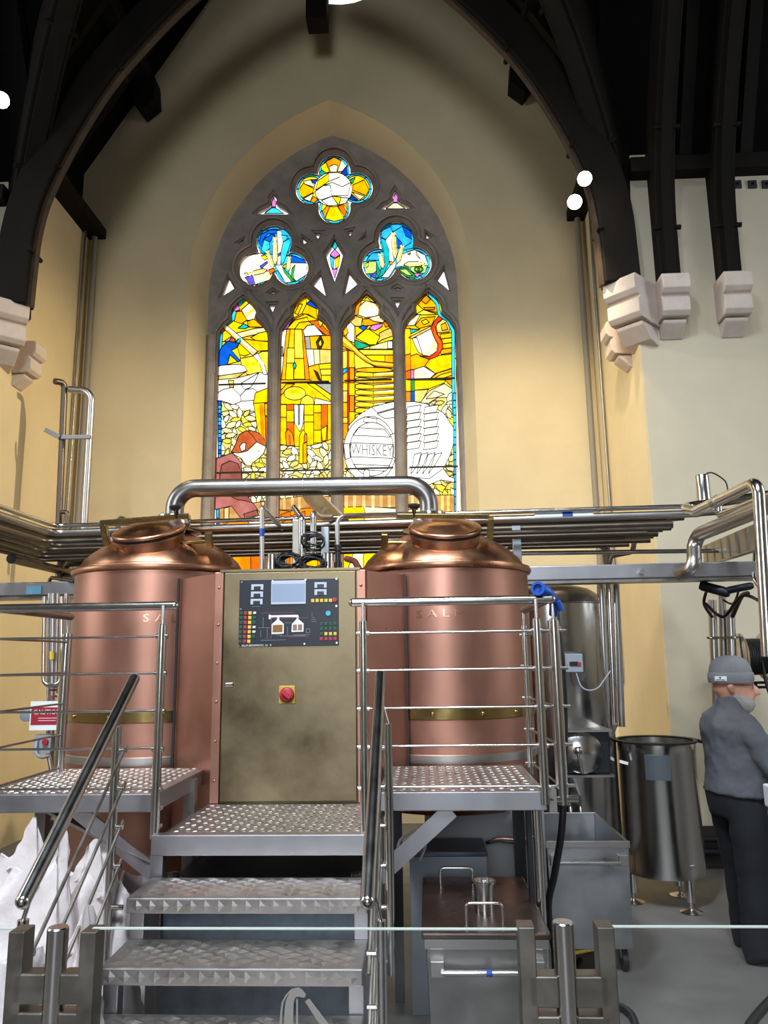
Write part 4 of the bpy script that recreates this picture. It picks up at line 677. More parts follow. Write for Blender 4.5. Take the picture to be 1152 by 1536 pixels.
# vapour pipe between the domes
va, vb = Vector((-1.715, CY, 2.70)), Vector((.075, CY, 2.68))
t = thing('vapour_pipe', 'thick brushed steel vapour pipe arching between the two copper domes', 'pipe', va)
MB().tube(fillet([va, Vector((va.x, CY, 3.0)), Vector((vb.x, CY, 2.985)), vb], .2, 10),   .064, 24).build('pipe_run', STEELV, t, smooth=50)
for q in (va, vb):
    f = MB().lathe([(.1, .035), (.115, .04), (.115, .06), (.1, .065), (.1, .075), (.115, .08), (.115, .1), (.07, .105)], q, n=24).build('flange', STEELP, t, smooth=40)
    for k in range(8): a = math.pi/4*k+.2; MB().tube([q+Vector((.103*math.cos(a), .103*math.sin(a), .03)), q+Vector((.103*math.cos(a), .103*math.sin(a), .112))], .009, 6).build('bolt', STEELD, f)
    MB().lathe([(.19, -.02), (.1, .01), (.07, .05)], q+Vector((0, 0, 0)), n=32).build('copper_neck', COPPERD, t, smooth=60)
for k in range(3):
    x = -1.2+k*.4; z = 3.0-.015*(x+1.715)/1.79; MB().tube([(x-.003, CY, z), (x+.003, CY, z)], .0652, 24).build('weld_seam', STEELD, t)
# ------------------------------------------------------------------ brass control cabinet between the tanks
KX0, KX1, KY, KZ0, KZ1 = -1.142, -.366, 4.43, 1.02, 2.305
t = thing('control_cabinet', 'aged brass control cabinet with copper side panels between the tanks', 'cabinet', (-.755, KY, 0))
MB().bx(KX0-.02, KX1+.02, KY+.03, KY+.46, .3, KZ1).build('cabinet_body', BRASS, t)
door = MB().bx(KX0+.006, KX1-.006, KY, KY+.028, KZ0+.012, KZ1-.004).build('cabinet_door', BRASS, t, bev=.003)
MB().bx(KX0-.02, KX1+.02, KY-.004, KY+.46, KZ1, KZ1+.014).build('cabinet_top', BRASS, t)
for s in (-1, 1):
    xk = KX0 if s < 0 else KX1; cx = CXL if s < 0 else CXR
    tm_ = MB().bx(xk-(.052 if s < 0 else 0), xk+(.052 if s > 0 else 0), KY+.002, KY+.03, KZ0-.0, KZ1).build('copper_corner_strip', COPPER, t, bev=.003)
    for k in range(6): MB().ball((xk+s*.026, KY, KZ0+.12+k*.215), .009, 8, (1, .5, 1)).build('rivet', COPPERD, tm_, smooth=60)
    a = Vector((xk+s*.052, KY+.012, 0)); b = Vector((cx-s*(.285 if s < 0 else .25), CY-math.sqrt(RT**2-.27**2)-.012, 0))
    mb = MB(); nrm = (b-a).cross(Vector((0, 0, 1))).normalized()*.012
    mb.prism([(a.x, a.y), (b.x, b.y), (b.x+nrm.x, b.y+nrm.y), (a.x+nrm.x, a.y+nrm.y)], lambda u, v, q: Vector((u, v, q)), KZ0-.28 if s < 0 else .93, KZ1-.005)
    mb.build('copper_side_panel', COPPER if s > 0 else COPPER, t)
    MB().bar((b.x, b.y-.02, KZ0+.1), (b.x, b.y-.02, KZ1), .014, .012, up=(0, 1, 0)).build('dark_gasket', BLACK, t)
q = PY(577, 943, 4.58); MB().disc((q.x, q.y-.01, q.z), (0, -1, 0), .011, .004).build('vent_hole', BLACK, t)
# control panel
c0, c1 = PY(360, 870, KY), PY(509, 968, KY)
px0, px1, pz1, pz0 = -1.046, -.47, 2.258, 1.874
pan = MB().bx(px0, px1, KY-.008, KY, pz0, pz1).build('control_panel', NAVY, t, bev=.002)
def pu(u, v): return px0+(px1-px0)*((u-40)/1055), pz1-(pz1-pz0)*((v-60)/695)   # panel print survey grid
def pbox(name, u0, v0, u1, v1, m, d=.006, par=None, bev=0):
    x0, z1 = pu(u0, v0); x1, z0 = pu(u1, v1); return MB().bx(x0, x1, KY-.008-d, KY-.008, z0, z1).build(name, m, par or pan, bev=bev)
pbox('display_bezel', 383, 78, 752, 325, mat('bezel_grey', '#b5bac8', .4), .01, bev=.002); pbox('display_screen', 392, 112, 744, 298, SCREEN, .0108)
for (u, v) in ((232, 140), (230, 216), (227, 292), (906, 130), (906, 204)):
    pbox('gauge_frame', u-64, v-30, u+64, v+28, mat('bezel_grey', '#b5bac8'), .004); pbox('gauge_window', u-36, v-8, u+36, v+32, BLACKP, .0055)
for (u, v) in ((65, 84), (395, 77), (745, 73), (1075, 67), (58, 366), (1073, 350), (45, 745), (383, 740), (737, 733), (1075, 727)):
    x, z = pu(u, v); MB().disc((x, KY-.008, z), (0, -1, 0), .0052, .003, 10).build('panel_screw', STEELP, pan)
def btn(u, v, m, s=17):
    pbox('push_button', u-s, v-s, u+s, v+s, m, .006, bev=.001)
for r_ in range(7):
    v = 408+r_*48.5
    for u, m in ((68, GREEN), (113, RED), (160, YELLOW)): btn(u-r_*1.2, v, m)
    if r_ < 6:
        if r_ in (0, 3, 4): pbox('selector_switch', 195-r_, v-11, 226-r_, v+13, WHITEP, .012, bev=.002)
        else: btn(208-r_, v, GREEN)
for k in range(5): btn(824+k*47, 291, YELLOW)
x, z = pu(1058, 285); MB().disc((x, KY-.008, z), (0, -1, 0), .0135, .014).build('emergency_stop', RED, pan)
x, z = pu(988, 424); MB().disc((x, KY-.008, z), (0, -1, 0), .0145, .008).build('cyan_lamp', CYAN, pan)
for r_ in range(4):
    for k in range(4): btn(916+k*48, 532+r_*51, GREEN if r_ < 2 or (r_ == 2 and k == 0) else (YELLOW if r_ == 2 else RED), 16)
lines = MB()
def pl(u0, v0, u1, v1, w=3):
    if u0 == u1: u0 -= w/2; u1 += w/2
    if v0 == v1: v0 -= w/2; v1 += w/2
    a_, b_ = pu(u0, v0); c_, d_ = pu(u1, v1); lines.bx(a_, c_, KY-.0092, KY-.0085, d_, b_)
for a_ in ((275, 410, 635, 410), (390, 466, 775, 466), (320, 668, 390, 668), (388, 468, 388, 668), (560, 660, 780, 660)): pl(*a_, 5)
lines.build('diagram_lines', mat('pink_print', '#8a3a55', .6), pan)
lines = MB()
for a_ in ((300, 455, 300, 560), (250, 562, 380, 562), (275, 585, 275, 660), (345, 570, 345, 660), (275, 690, 540, 690), (480, 650, 750, 650), (558, 555, 558, 640), (530, 515, 600, 515), (620, 640, 790, 640), (440, 640, 500, 640), (808, 422, 826, 422), (808, 442, 826, 442), (808, 462, 842, 462), (808, 484, 858, 484), (808, 506, 864, 506), (180, 338, 270, 338), (755, 580, 795, 580), (755, 620, 795, 620), (756, 580, 756, 620), (794, 580, 794, 620)): pl(*a_)
lines.build('diagram_lines', mat('grey_print', '#8c93a0', .6), pan)
def pp_(name, pts, m, d): MB().prism([pu(*p) for p in pts], lambda u, v, q: Vector((u, KY-.008-q, v)), 0, d).build(name, m, pan)
pp_('diagram_kettle', [(388, 630), (388, 530), (445, 482), (445, 455), (380, 458), (380, 474), (358, 474), (358, 428), (380, 430), (380, 436), (660, 434), (674, 444), (674, 480), (728, 525), (726, 608), (600, 610), (604, 528), (652, 480), (652, 458), (470, 456), (470, 484), (518, 525), (518, 625)], LABELW, .0012)
pp_('diagram_fill', [(400, 612), (402, 536), (506, 534), (504, 610)], mat('amber_print', '#8a5a1e', .6), .0018)
for u in (614, 668): pp_('diagram_fill', [(u, 596), (u, 534), (u+44, 534), (u+44, 596)], mat('brown_print', '#8f6f63', .6), .0018)
x, z = pu(212, 743); textmb('SALM BREWMATIC 10', .0155, lambda u, v, q: Vector((x+u, KY-.0092, z+v))).build('maker_lettering', LABELW, pan)
# lock handle, isolator
q = PY(343, 1027, KY); hd = MB().bx(q.x-.018, q.x+.03, KY-.02, KY, q.z-.012, q.z+.012).build('door_lock', STEELP, door, bev=.006); 
MB().bx(KX0+.02, KX0+.085, KY-.003, KY, q.z-.035, q.z+.05).build('lock_plate', BRASS, door)
q = PY(431, 1042, KY); MB().bx(q.x-.046, q.x+.046, KY-.012, KY, q.z-.05, q.z+.05).build('isolator_plate', mat('faded_yellow', '#b59a3f', .5), door, bev=.004)
k_ = MB().lathe([(.042, 0), (.042, .012), (.036, .02), (.03, .022)], (q.x, KY-.012, q.z), (0, -1, 0), 24).build('rotary_switch', RED, door, smooth=40)
MB().bar((q.x-.02, KY-.04, q.z+.018), (q.x+.022, KY-.04, q.z-.02), .018, .022, up=(0, 1, 0)).build('switch_grip', RED, k_, bev=.003)
# ---- things standing on or behind the cabinet top
ZT_ = KZ1+.014
def can(lab, px, y0, y1, r, Y=4.62):
    a = PY(px, y1, Y); a.z = ZT_; b = PY(px, y0, Y); t = thing('actuator_can', lab, 'actuator', a)
    MB().lathe([(r, 0), (r, b.z-a.z-.005), (r-.006, b.z-a.z)], a, n=24).build('can_body', STEELP, t, smooth=40); MB().lathe([(r+.003, .0), (r+.003, .02)], a, n=24).build('can_base', BLACKP, t, smooth=40)
can('polished steel actuator can on the cabinet beside the blue-banded thin pipe', 409, 831, 858, .034)
can('polished steel actuator can on the cabinet beside the black-ended bent pipe', 492, 830, 858, .036)
can('dull dark actuator can between the cable coils on the cabinet', 424, 833, 858, .026, 4.7)
pipe('thin_pipe', 'thin bent pipe with a blue band rising from the brass cabinet', [PY(393, 858, 4.7), PY(393, 760, 4.7), PY(425, 795, 5.6)], .015, STEEL, fr=.025)
a, b = PY(393, 805, 4.7), PY(393, 793, 4.7); tag(MB().tube([a, b], .0157, 12).build('pipe_tape', BLUE), 'blue band wrapped round the thin pipe on the brass cabinet', 'tape')
pipe('bent_pipe', 'bent steel pipe leaning back from the cable coils on the cabinet', [PY(453, 850, 4.75), PY(453, 778, 4.75), PY(441, 761, 4.9)], .02, STEELP, fr=.04)
pipe('bent_pipe', 'short hooked steel pipe behind the cable coils', [PY(470, 840, 4.85), PY(470, 769, 4.85), PY(478, 776, 5.1), PY(505, 777, 5.5)], .021, STEEL, fr=.04)
pipe('bent_pipe', 'bent grey pipe with a black collar turning level over the cabinet', [PY(506, 818, 4.75), PY(506, 774, 4.75), PY(640, 770, 5.05)], .015, STEEL, fr=.06)
tag(MB().lathe([(.026, 0), (.026, .05), (.018, .055), (.018, .12), (.024, .125), (.024, .16)], PY(507, 856, 4.75), n=12).build('pipe_collar', BLACKP, None, smooth=40), 'black ribbed collar at the foot of the bent grey pipe', 'fitting')
pipe('chute_pipe', 'wide pale steel pipe slanting down towards the rack before the window', [PY(466, 742, 7.4), PY(512, 790, 6.3)], .085, STEELW)
tag(MB().bar(Vector((PY(449, 852, 5.3).x, 5.3, 0)), PY(449, 780, 5.3), .09, .06, up=(0, 1, 0)).build('steel_post', STEELW, None, bev=.005), 'flat brown steel post behind the bent pipe on the cabinet', 'post')
tag(MB().bar(Vector((PY(488, 846, 5.1).x, 5.1, 0)), PY(488, 791, 5.1), .05, .05, up=(0, 1, 0)).build('steel_post', MATS['pale_enamel'], None, bev=.005), 'pale blue-white steel post behind the cable coils', 'post')
pipe('copper_hose', 'dark red rubber hose bend beside the tank dome', [PY(520, 838, 5.3), PY(532, 842, 5.2), PY(541, 858, 5.1)], .022, mat('oxide_red', '#6a3226', .5), fr=.05)
def coil_(lab, px, py, Y, R0, n, tiltx):
    c = PY(px, py, Y); pts = []
    for k in range(n*14+1):
        a = 2*math.pi*k/14; rr = R0*(1+.12*math.sin(k*.31)+.22*math.sin(k*.113)); pts.append(c+Vector((rr*math.cos(a)*1.15, .03*math.sin(k*.8)+tiltx*math.sin(a), rr*math.sin(a)*.8+.008*math.sin(k*.37))))
    return tag(MB().tube(pts, .0045, 6).build('cable_coil', BLACK, None, smooth=60), lab, 'cable')
coil_('loose coil of black cable on the cabinet beside the blue-banded pipe', 434, 842, 4.6, .055, 12, .03)
coil_('thick tangle of black cable on the cabinet beside the polished can', 470, 845, 4.6, .06, 16, .04)
coil_('single black cable loop hanging on the short hooked pipe', 471, 812, 4.72, .055, 4, .0)
# ------------------------------------------------------------------ checker-plate stair and work platforms
SX0, SX1 = -1.225, -.245
def lugs(x0, x1, y0, y1, z, p=.062, front=None):
    """raised lozenge lugs of checker plate, alternate rows turned"""
    mb = MB(); nx = max(1, int((x1-x0)/p)); ny = max(1, int((y1-y0)/p)); px_, py_ = (x1-x0)/nx, (y1-y0)/ny
    for i in range(nx):
        for j in range(ny):
            s = 1 if (i+j) % 2 else -1; cx, cy = x0+px_*(i+.5), y0+py_*(j+.5); l, w_ = p*.5, p*.17; ca, sa = math.cos(.72*s), math.sin(.72*s)
            P = [Vector((cx+u*ca-v*sa, cy+u*sa+v*ca, z)) for u, v in ((-l, 0), (0, -w_), (l, 0), (0, w_))]; t = Vector((cx, cy, z+.006))
            T = [Vector((cx+u*ca-v*sa, cy+u*sa+v*ca, z+.004)) for u, v in ((-l*.6, 0), (0, -w_*.5), (l*.6, 0), (0, w_*.5))]
            mb.add(P+T, [(4, 5, 6, 7)]+[(k, (k+1) % 4, (k+1) % 4+4, k+4) for k in range(4)])
    return mb
def diam(x0, x1, y0, y1, z, p=.082, q=.056):
    """broad low lozenges of five-bar plate, staggered rows nearly touching"""
    mb = MB(); nx = int((x1-x0)/p); ny = int((y1-y0)/q*2); px_, qy = (x1-x0)/nx, (y1-y0)/ny
    for j in range(ny-1):
        for i in range(nx-(j % 2)):
            cx = x0+px_*(i+.5+.5*(j % 2)); cy = y0+qy*(j+1); l, w_ = px_*.46, qy*.9; s = .007 if (i+j) % 2 else .005
            mb.add([(cx-l, cy, z), (cx, cy-w_, z), (cx+l, cy, z), (cx, cy+w_, z), (cx-l*.3, cy, z+s), (cx+l*.3, cy, z+s)], [(0, 1, 4), (1, 2, 5), (1, 5, 4), (2, 3, 5), (3, 0, 4), (3, 4, 5)])
    return mb
def nose(x0, x1, y, z0, z1, p=.062):
    mb = MB(); n = int((x1-x0)/p); q = (x1-x0)/n
    for i in range(n):
        cx = x0+q*(i+.5); zc = (z0+z1)/2; h = (z1-z0)*.42
        mb.add([(cx-q*.42, y, zc), (cx, y, zc-h), (cx+q*.42, y, zc), (cx, y, zc+h), (cx, y-.004, zc)], [(0, 1, 4), (1, 2, 4), (2, 3, 4), (3, 0, 4)])
    return mb
st = thing('steel_staircase', 'checker-plate steel stairs and top landing leading to the brass cabinet', 'stairs', (-.735, 3.3, 0))
STEPS = [(.17, 2.30), (.34, 2.56), (.51, 2.82), (.68, 3.08), (.85, 3.335)]
for i, (z, y) in enumerate(STEPS):
    td = MB().bx(SX0-.005, SX1+.005, y, y+.3, z-.062, z).build('tread', PLATE, st, bev=.006)
    g = diam(SX0+.015, SX1-.015, y+.012, y+.292, z); o = g.build('tread_lugs', TREADM, td); o['kind'] = 'stuff'
    o = nose(SX0+.01, SX1-.01, y, z-.058, z-.004, .055).build('nosing_lugs', PLATE, td); o['kind'] = 'stuff'
    for sx in (SX0+.025, SX1-.025):
        MB().bx(sx-.03, sx+.03, y+.05, y+.11, max(0, z-.062-.17) if i else 0, z-.062).build('support_leg', TUBE, st, bev=.004)
LZ, LY0, LY1 = 1.02, 3.66, 4.42
MB().bx(SX0+.03, SX1-.03, LY0, LY1, LZ-.02, LZ).build('landing_deck', PLATE, st)
o = lugs(SX0+.05, SX1-.05, LY0+.02, LY1-.02, LZ, .043).build('deck_lugs', TREADM, st); o['kind'] = 'stuff'
MB().bx(SX0-.02, SX1+.02, LY0-.01, LY0+.05, LZ-.085, LZ+.004).build('landing_edge', TUBE, st, bev=.004)
for sx in (SX0+.005, SX1-.005):
    MB().bx(sx-.03, sx+.03, LY0, LY0+.06, 0, LZ-.085).build('landing_leg', TUBE, st, bev=.004)
    MB().bx(sx-.025, sx+.025, LY1-.06, LY1-.01, 0, LZ-.02).build('landing_leg', TUBE, st, bev=.004)
    MB().bx(sx-.02, sx+.02, LY0, LY1, LZ-.085, LZ-.021).build('landing_stringer', TUBE, st)
MB().bx(SX0+.06, SX1-.06, 3.62, 3.64, .12, .80).build('back_sheet', GALV, st)
MB().bx(SX0+.02, SX1-.02, 3.75, 4.35, .72, .78).build('dark_underframe', mat('blue_black_steel', '#2c3440', .5, .6), st)
for sx in (SX0+.07, SX1-.07): MB().lathe([(.03, 0), (.03, .05), (.02, .055)], (sx, 3.7, .80), n=10).build('frame_foot', STEELP, st, smooth=40)
PZ_ = 1.19
def platform(lab, x0, x1, y0, y1, cx):
    t = thing('work_platform', lab, 'platform', ((x0+x1)/2, (y0+y1)/2, 0))
    # deck hugging the round tank
    arc = [(cx+(RT+.02)*math.cos(a), CY+(RT+.02)*math.sin(a)) for a in [math.radians(-150+120*k/16) for k in range(17)]]
    arc = [p for p in arc if x0 < p[0] < x1 and p[1] < y1+.25]
    poly = [(x0, y0), (x1, y0), (x1, y1)]+[(a, min(b, y1+.2)) for a, b in reversed(arc)]+[(x0, y1)]
    poly = [(x0, y0), (x1, y0), (x1, y1), (x0, y1)]
    MB().prism(poly, lambda u, v, q: Vector((u, v, q)), PZ_-.02, PZ_).build('deck_plate', PLATE, t)
    o = lugs(x0+.03, x1-.03, y0+.03, y1-.02, PZ_, .043).build('deck_lugs', TREADM, t); o['kind'] = 'stuff'
    MB().bx(x0-.01, x1+.01, y0-.01, y0+.03, PZ_-.08, PZ_+.003).build('front_edge', TUBE, t, bev=.004)
    for x in (x0, x1): MB().bx(x-.01, x+.01, y0+.03, y1, PZ_-.08, PZ_+.003).build('side_edge', TUBE, t, bev=.004)
    return t
PL0, PL1, PR0, PR1, PYF, PYB = -2.13, -1.262, -.2, .545, 3.725, 4.6
tpl = platform('checker-plate work platform in front of the tank by the caution sign', PL0, PL1, PYF, PYB, CXL)
tpr = platform('checker-plate work platform in front of the tank by the blue hose gun', PR0, PR1, PYF, PYB, CXR)
MB().bar((PL0+.35, PYF+.05, PZ_-.08), (PL1+.03, PYF+.05, .86), .012, .075, up=(0, 1, 0)).build('diagonal_brace', STEELD, tpl)
MB().bar((PL1-.38, PYF+.02, 1.12), (PL1+.0, PYF+.02, .84), .07, .012, up=(0, 1, 0)).build('diagonal_brace', TUBE, tpl)
MB().bar((PR0+.32, PYF+.02, PZ_-.08), (PR0-.02, PYF+.02, .82), .075, .012, up=(0, 1, 0)).build('diagonal_brace', TUBE, tpr)
MB().bx(PL1-.03, PL1+.03, 4.28, 4.34, 0, PZ_-.02).build('leg', STEEL, tpl); MB().bx(PL0+.02, PL0+.08, 4.3, 4.36, 0, PZ_-.02).build('leg', STEELD, tpl); MB().bx(PL0+.02, PL0+.08, PYF+.02, PYF+.08, 0, PZ_-.02).build('leg', STEELD, tpl)
MB().tube([(PR1-.03, PYF+.05, PZ_-.08), (PR1-.03, PYF+.05, 0)], .022, 12).build('leg', STEELP, tpr, smooth=50)
MB().bx(PR1-.075, PR1-.055, PYF+.05, PYF+.13, 0, PZ_-.08).build('leg', BLACKP, tpr); MB().bx(PR1-.06, PR1, 4.5, 4.56, 0, PZ_-.02).build('leg', BLACKP, tpr)
MB().bx(PR0+.02, PR0+.07, 4.5, 4.56, 0, PZ_-.02).build('leg', BLACKP, tpr)
# ------------------------------------------------------------------ platform railings
RODZ = (1.918, 1.743, 1.568, 1.396, 1.214); ZH = 2.066
def post(par, x, y, z0, z1=1.965, r=.0175, fitd=(1, 0, 0), zs=RODZ):
    p = MB().tube([(x, y, z0), (x, y, z1)], r, 14).build('post', STEELP, par, smooth=50)
    MB().tube([(x, y, z1), (x, y, ZH)], .008, 8).build('post_stem', STEELP, p, smooth=50)
    MB().lathe([(.019, 0), (.019, .02), (.01, .024)], (x, y, z1-.012), n=12).build('post_cap', STEELP, p, smooth=40)
    f = Vector(fitd)
    for z in zs: MB().tube([Vector((x, y, z))-f*.028, Vector((x, y, z))+f*.028], .0125, 8).build('rod_clamp', STEELP, p, smooth=50)
    return p
def railing(lab): return thing('platform_railing', lab, 'railing', (0, 3.7, 1.0))
rl = railing('steel rod railing round the platform beside the caution sign')
MB().tube([(PL0-.04, PYF, ZH), (-1.20, PYF, ZH)], .0215, 16).build('handrail', STEELP, rl, smooth=50); MB().ball((-1.2, PYF, ZH), .0215, 14).build('handrail_end', STEELP, rl, smooth=60)
for z in RODZ: MB().tube([(PL0-.04, PYF, z), (-1.225, PYF, z)], .0058, 8).build('rod', STEELP, rl, smooth=50)
post(rl, -1.245, PYF-.03, 1.0, r=.021); 
for z in (1.04, 1.12): MB().tube([(-1.245, PYF-.03, z), (-1.245, PYF+.05, z-.0)], .012, 8).build('side_bracket', STEELP, rl, smooth=50)
XLr = -2.07
MB().tube([(XLr, PYF, ZH), (XLr, 4.5, ZH)], .0215, 16).build('handrail', STEELW, rl, smooth=50)
for z in RODZ: MB().tube([(XLr, PYF, z), (XLr, 4.46, z)], .0058, 8).build('rod', STEELW, rl, smooth=50)
post(rl, XLr+.0, 4.47, PZ_, r=.029, fitd=(0, 1, 0)); post(rl, XLr-.05, PYF, 1.1, r=.018)
rr = railing('steel rod railing round the platform beside the blue hose gun')
MB().tube([(-.325, PYF, ZH), (.625, PYF, ZH)], .0215, 16).build('handrail', STEELP, rr, smooth=50)
for x in (-.325, .625): MB().ball((x, PYF, ZH), .0215, 14).build('handrail_end', STEELP, rr, smooth=60)
for z in RODZ: MB().tube([(-.31, PYF, z), (.60, PYF, z)], .0058, 8).build('rod', STEELP, rr, smooth=50)
post(rr, -.275, PYF-.03, 1.0, r=.02); post(rr, .545, PYF-.03, 1.14, r=.021)
for z in (1.03, 1.12): MB().tube([(-.275, PYF-.03, z), (-.275, PYF+.05, z)], .012, 8).build('side_bracket', STEELP, rr, smooth=50)
MB().tube([(.61, PYF, ZH), (.60, 4.55, ZH-.005)], .0215, 16).build('handrail', STEELW, rr, smooth=50)
for z in RODZ: MB().tube([(.62, PYF+.06, z), (.60, 4.55, z)], .0058, 8).build('rod', STEELW, rr, smooth=50)
post(rr, .632, PYF+.02, 1.13, r=.027, fitd=(1, 0, 0)); post(rr, .59, 4.5, 1.15, r=.016)
for z in RODZ: MB().tube([(.645, PYF+.02, z), (.69, PYF+.02, z)], .0085, 8).build('stand_off', STEELP, rr, smooth=50)
MB().tube([(.545, PYF, 1.155), (.70, PYF+.02, 1.155)], .016, 10).build('side_bracket', STEELP, rr, smooth=50)
MB().bx(.565, .60, PYF-.01, PYF+.12, 1.10, 1.2).build('bracket_plate', STEEL, rr)
# ------------------------------------------------------------------ stair handrails
def stair_rail(lab, x, s):
    t = thing('stair_handrail', lab, 'railing', (x, 3.0, .3)); a, b = Vector((x, 3.46, 1.725)), Vector((x-s*.0, 2.58, 1.055)); d = (b-a)
    MB().tube([a, b], .0245, 18).build('handrail', STEELP, t, smooth=50)
    for q in (a, b): MB().ball(q, .0245, 14).build('handrail_end', STEELP, t, smooth=60)
    xo = x+s*.035
    for y in (3.38, 2.66):
        zt = a.z+d.z*((y-a.y)/d.y); z0 = .55 if y > 3 else 0
        p = MB().tube([(xo, y, z0), (xo, y, zt-.14)], .0185, 14).build('post', STEELP, t, smooth=50); MB().tube([(xo, y, zt-.14), (x, y, zt-.01)], .008, 8).build('post_stem', STEELP, p, smooth=50)
        for k in range(4):
            zz = zt-.24-k*.155
            if zz > z0+.02: MB().tube([(xo-s*.045, y, zz), (xo+s*.0, y, zz)], .0105, 8).build('rod_clamp', STEELP, p, smooth=50)
        for zz in ((.60, .80) if y > 3 else (.22, .4)): MB().tube([(xo, y, zz), (xo-s*.06-(0 if s > 0 else 0), y, zz)], .011, 8).build('side_bracket', STEELP, p, smooth=50)
    for k in range(4):
        o = Vector((-s*.0, 0, -.24-k*.155)); u = 0.02
        MB().tube([a+o+d*.06, a+o+d*.97], .0068, 8).build('rod', STEELW, t, smooth=50)
    return t
stair_rail('slanting stair handrail with rods beside the white sacks', -1.285, -1)
stair_rail('slanting stair handrail with rods beside the lidded steel bin', -.185, 1)
# ------------------------------------------------------------------ glass barrier in the foreground
YB_ = 2.13
def flat_post(t, px, top):
    p = PY(px, top, YB_); return MB().bx(p.x-.021, p.x+.021, YB_-.03, YB_+.03, 0, p.z).build('upright_bar', STEELW, t, bev=.003), p.x
def barrier_post(lab, pf1, pc, pf2, ytop, yc):
    c = PY(pc, yc, YB_); t = thing('barrier_post', lab, 'post', (c.x, YB_, 0))
    MB().lathe([(.027, 0), (.027, c.z-.003), (.024, c.z)], (c.x, YB_-.01, 0), n=24).build('round_post', STEELP, t, smooth=40)
    _, xa = flat_post(t, pf1, ytop); _, xb = flat_post(t, pf2, ytop)
    for z in (.985, .895):
        for x0, x1 in ((xa, c.x-.02), (c.x+.02, xb)): MB().bx(min(x0, x1), max(x0, x1), YB_-.03, YB_+.02, z-.036, z+.036).build('clamp_block', STEELW, t, bev=.004)
    return xa, xb
xa, xb = barrier_post('brushed steel barrier post with two flat uprights in front of the white sacks', 33.5, 90, 139.5, 1392, 1388)
xc, xd = barrier_post('brushed steel barrier post with two flat uprights in front of the lidded bin', 787.5, 843, 904.5, 1385, 1380)
gm = bpy.data.materials.new('clear_glass'); gm.use_nodes = True; N_ = gm.node_tree; N_.nodes.clear()
o_ = N_.nodes.new('ShaderNodeOutputMaterial'); tr_ = N_.nodes.new('ShaderNodeBsdfTransparent'); gl_ = N_.nodes.new('ShaderNodeBsdfGlossy'); mx_ = N_.nodes.new('ShaderNodeMixShader'); fr_ = N_.nodes.new('ShaderNodeFresnel')
tr_.inputs[0].default_value = (.985, .99, .988, 1); gl_.inputs[1].default_value = .02; fr_.inputs[0].default_value = 1.45
N_.links.new(fr_.outputs[0], mx_.inputs[0]); N_.links.new(tr_.outputs[0], mx_.inputs[1]); N_.links.new(gl_.outputs[0], mx_.inputs[2]); N_.links.new(mx_.outputs[0], o_.inputs[0]); GLASS = gm
EDGE = mat('pale_glass_edge', '#b9c2ba', .3)
panes = []
for lab, x0, x1, px in (('clear glass barrier panel in front of the white sacks', -3.0, xa-.0, 0), ('clear glass barrier panel etched with a still emblem before the stairs', xb, xc, 500), ('clear glass barrier panel in front of the bare floor', xd, 3.0, 1100)):
    z = PY(px if px else 10, 1394 if px < 600 else 1391, YB_).z; t = thing('glass_panel', lab, 'glass panel', ((x0+x1)/2, YB_, 0)); panes.append(t)
    MB().bx(x0, x1, YB_-.006, YB_+.006, .08, z).build('glass_sheet', GLASS, t); MB().bx(x0, x1, YB_-.006, YB_+.006, z, z+.003).build('polished_edge', EDGE, t)
def ep(u, v): q = PY(400+u/5.236, 1440+v/5.236, YB_-.008); return (q.x, q.z)
def etch(pts): MB().prism([ep(*p) for p in pts], lambda u, v, q: Vector((u, YB_-.0072-q, v)), 0, .0008).build('etched_emblem', FROST, panes[1])
etch([(135, 520), (140, 400), (150, 320), (180, 260), (205, 225), (245, 215), (275, 228), (308, 268), (300, 295), (275, 295), (245, 285), (222, 300), (212, 340), (210, 400), (208, 520)])
etch([(100, 520), (108, 400), (118, 330), (145, 280), (195, 225), (200, 232), (155, 290), (132, 335), (124, 400), (118, 520)])
etch([(230, 520), (232, 400), (232, 310), (246, 300), (246, 400), (248, 520)])
etch([(300, 325), (335, 302), (500, 520), (425, 520)])
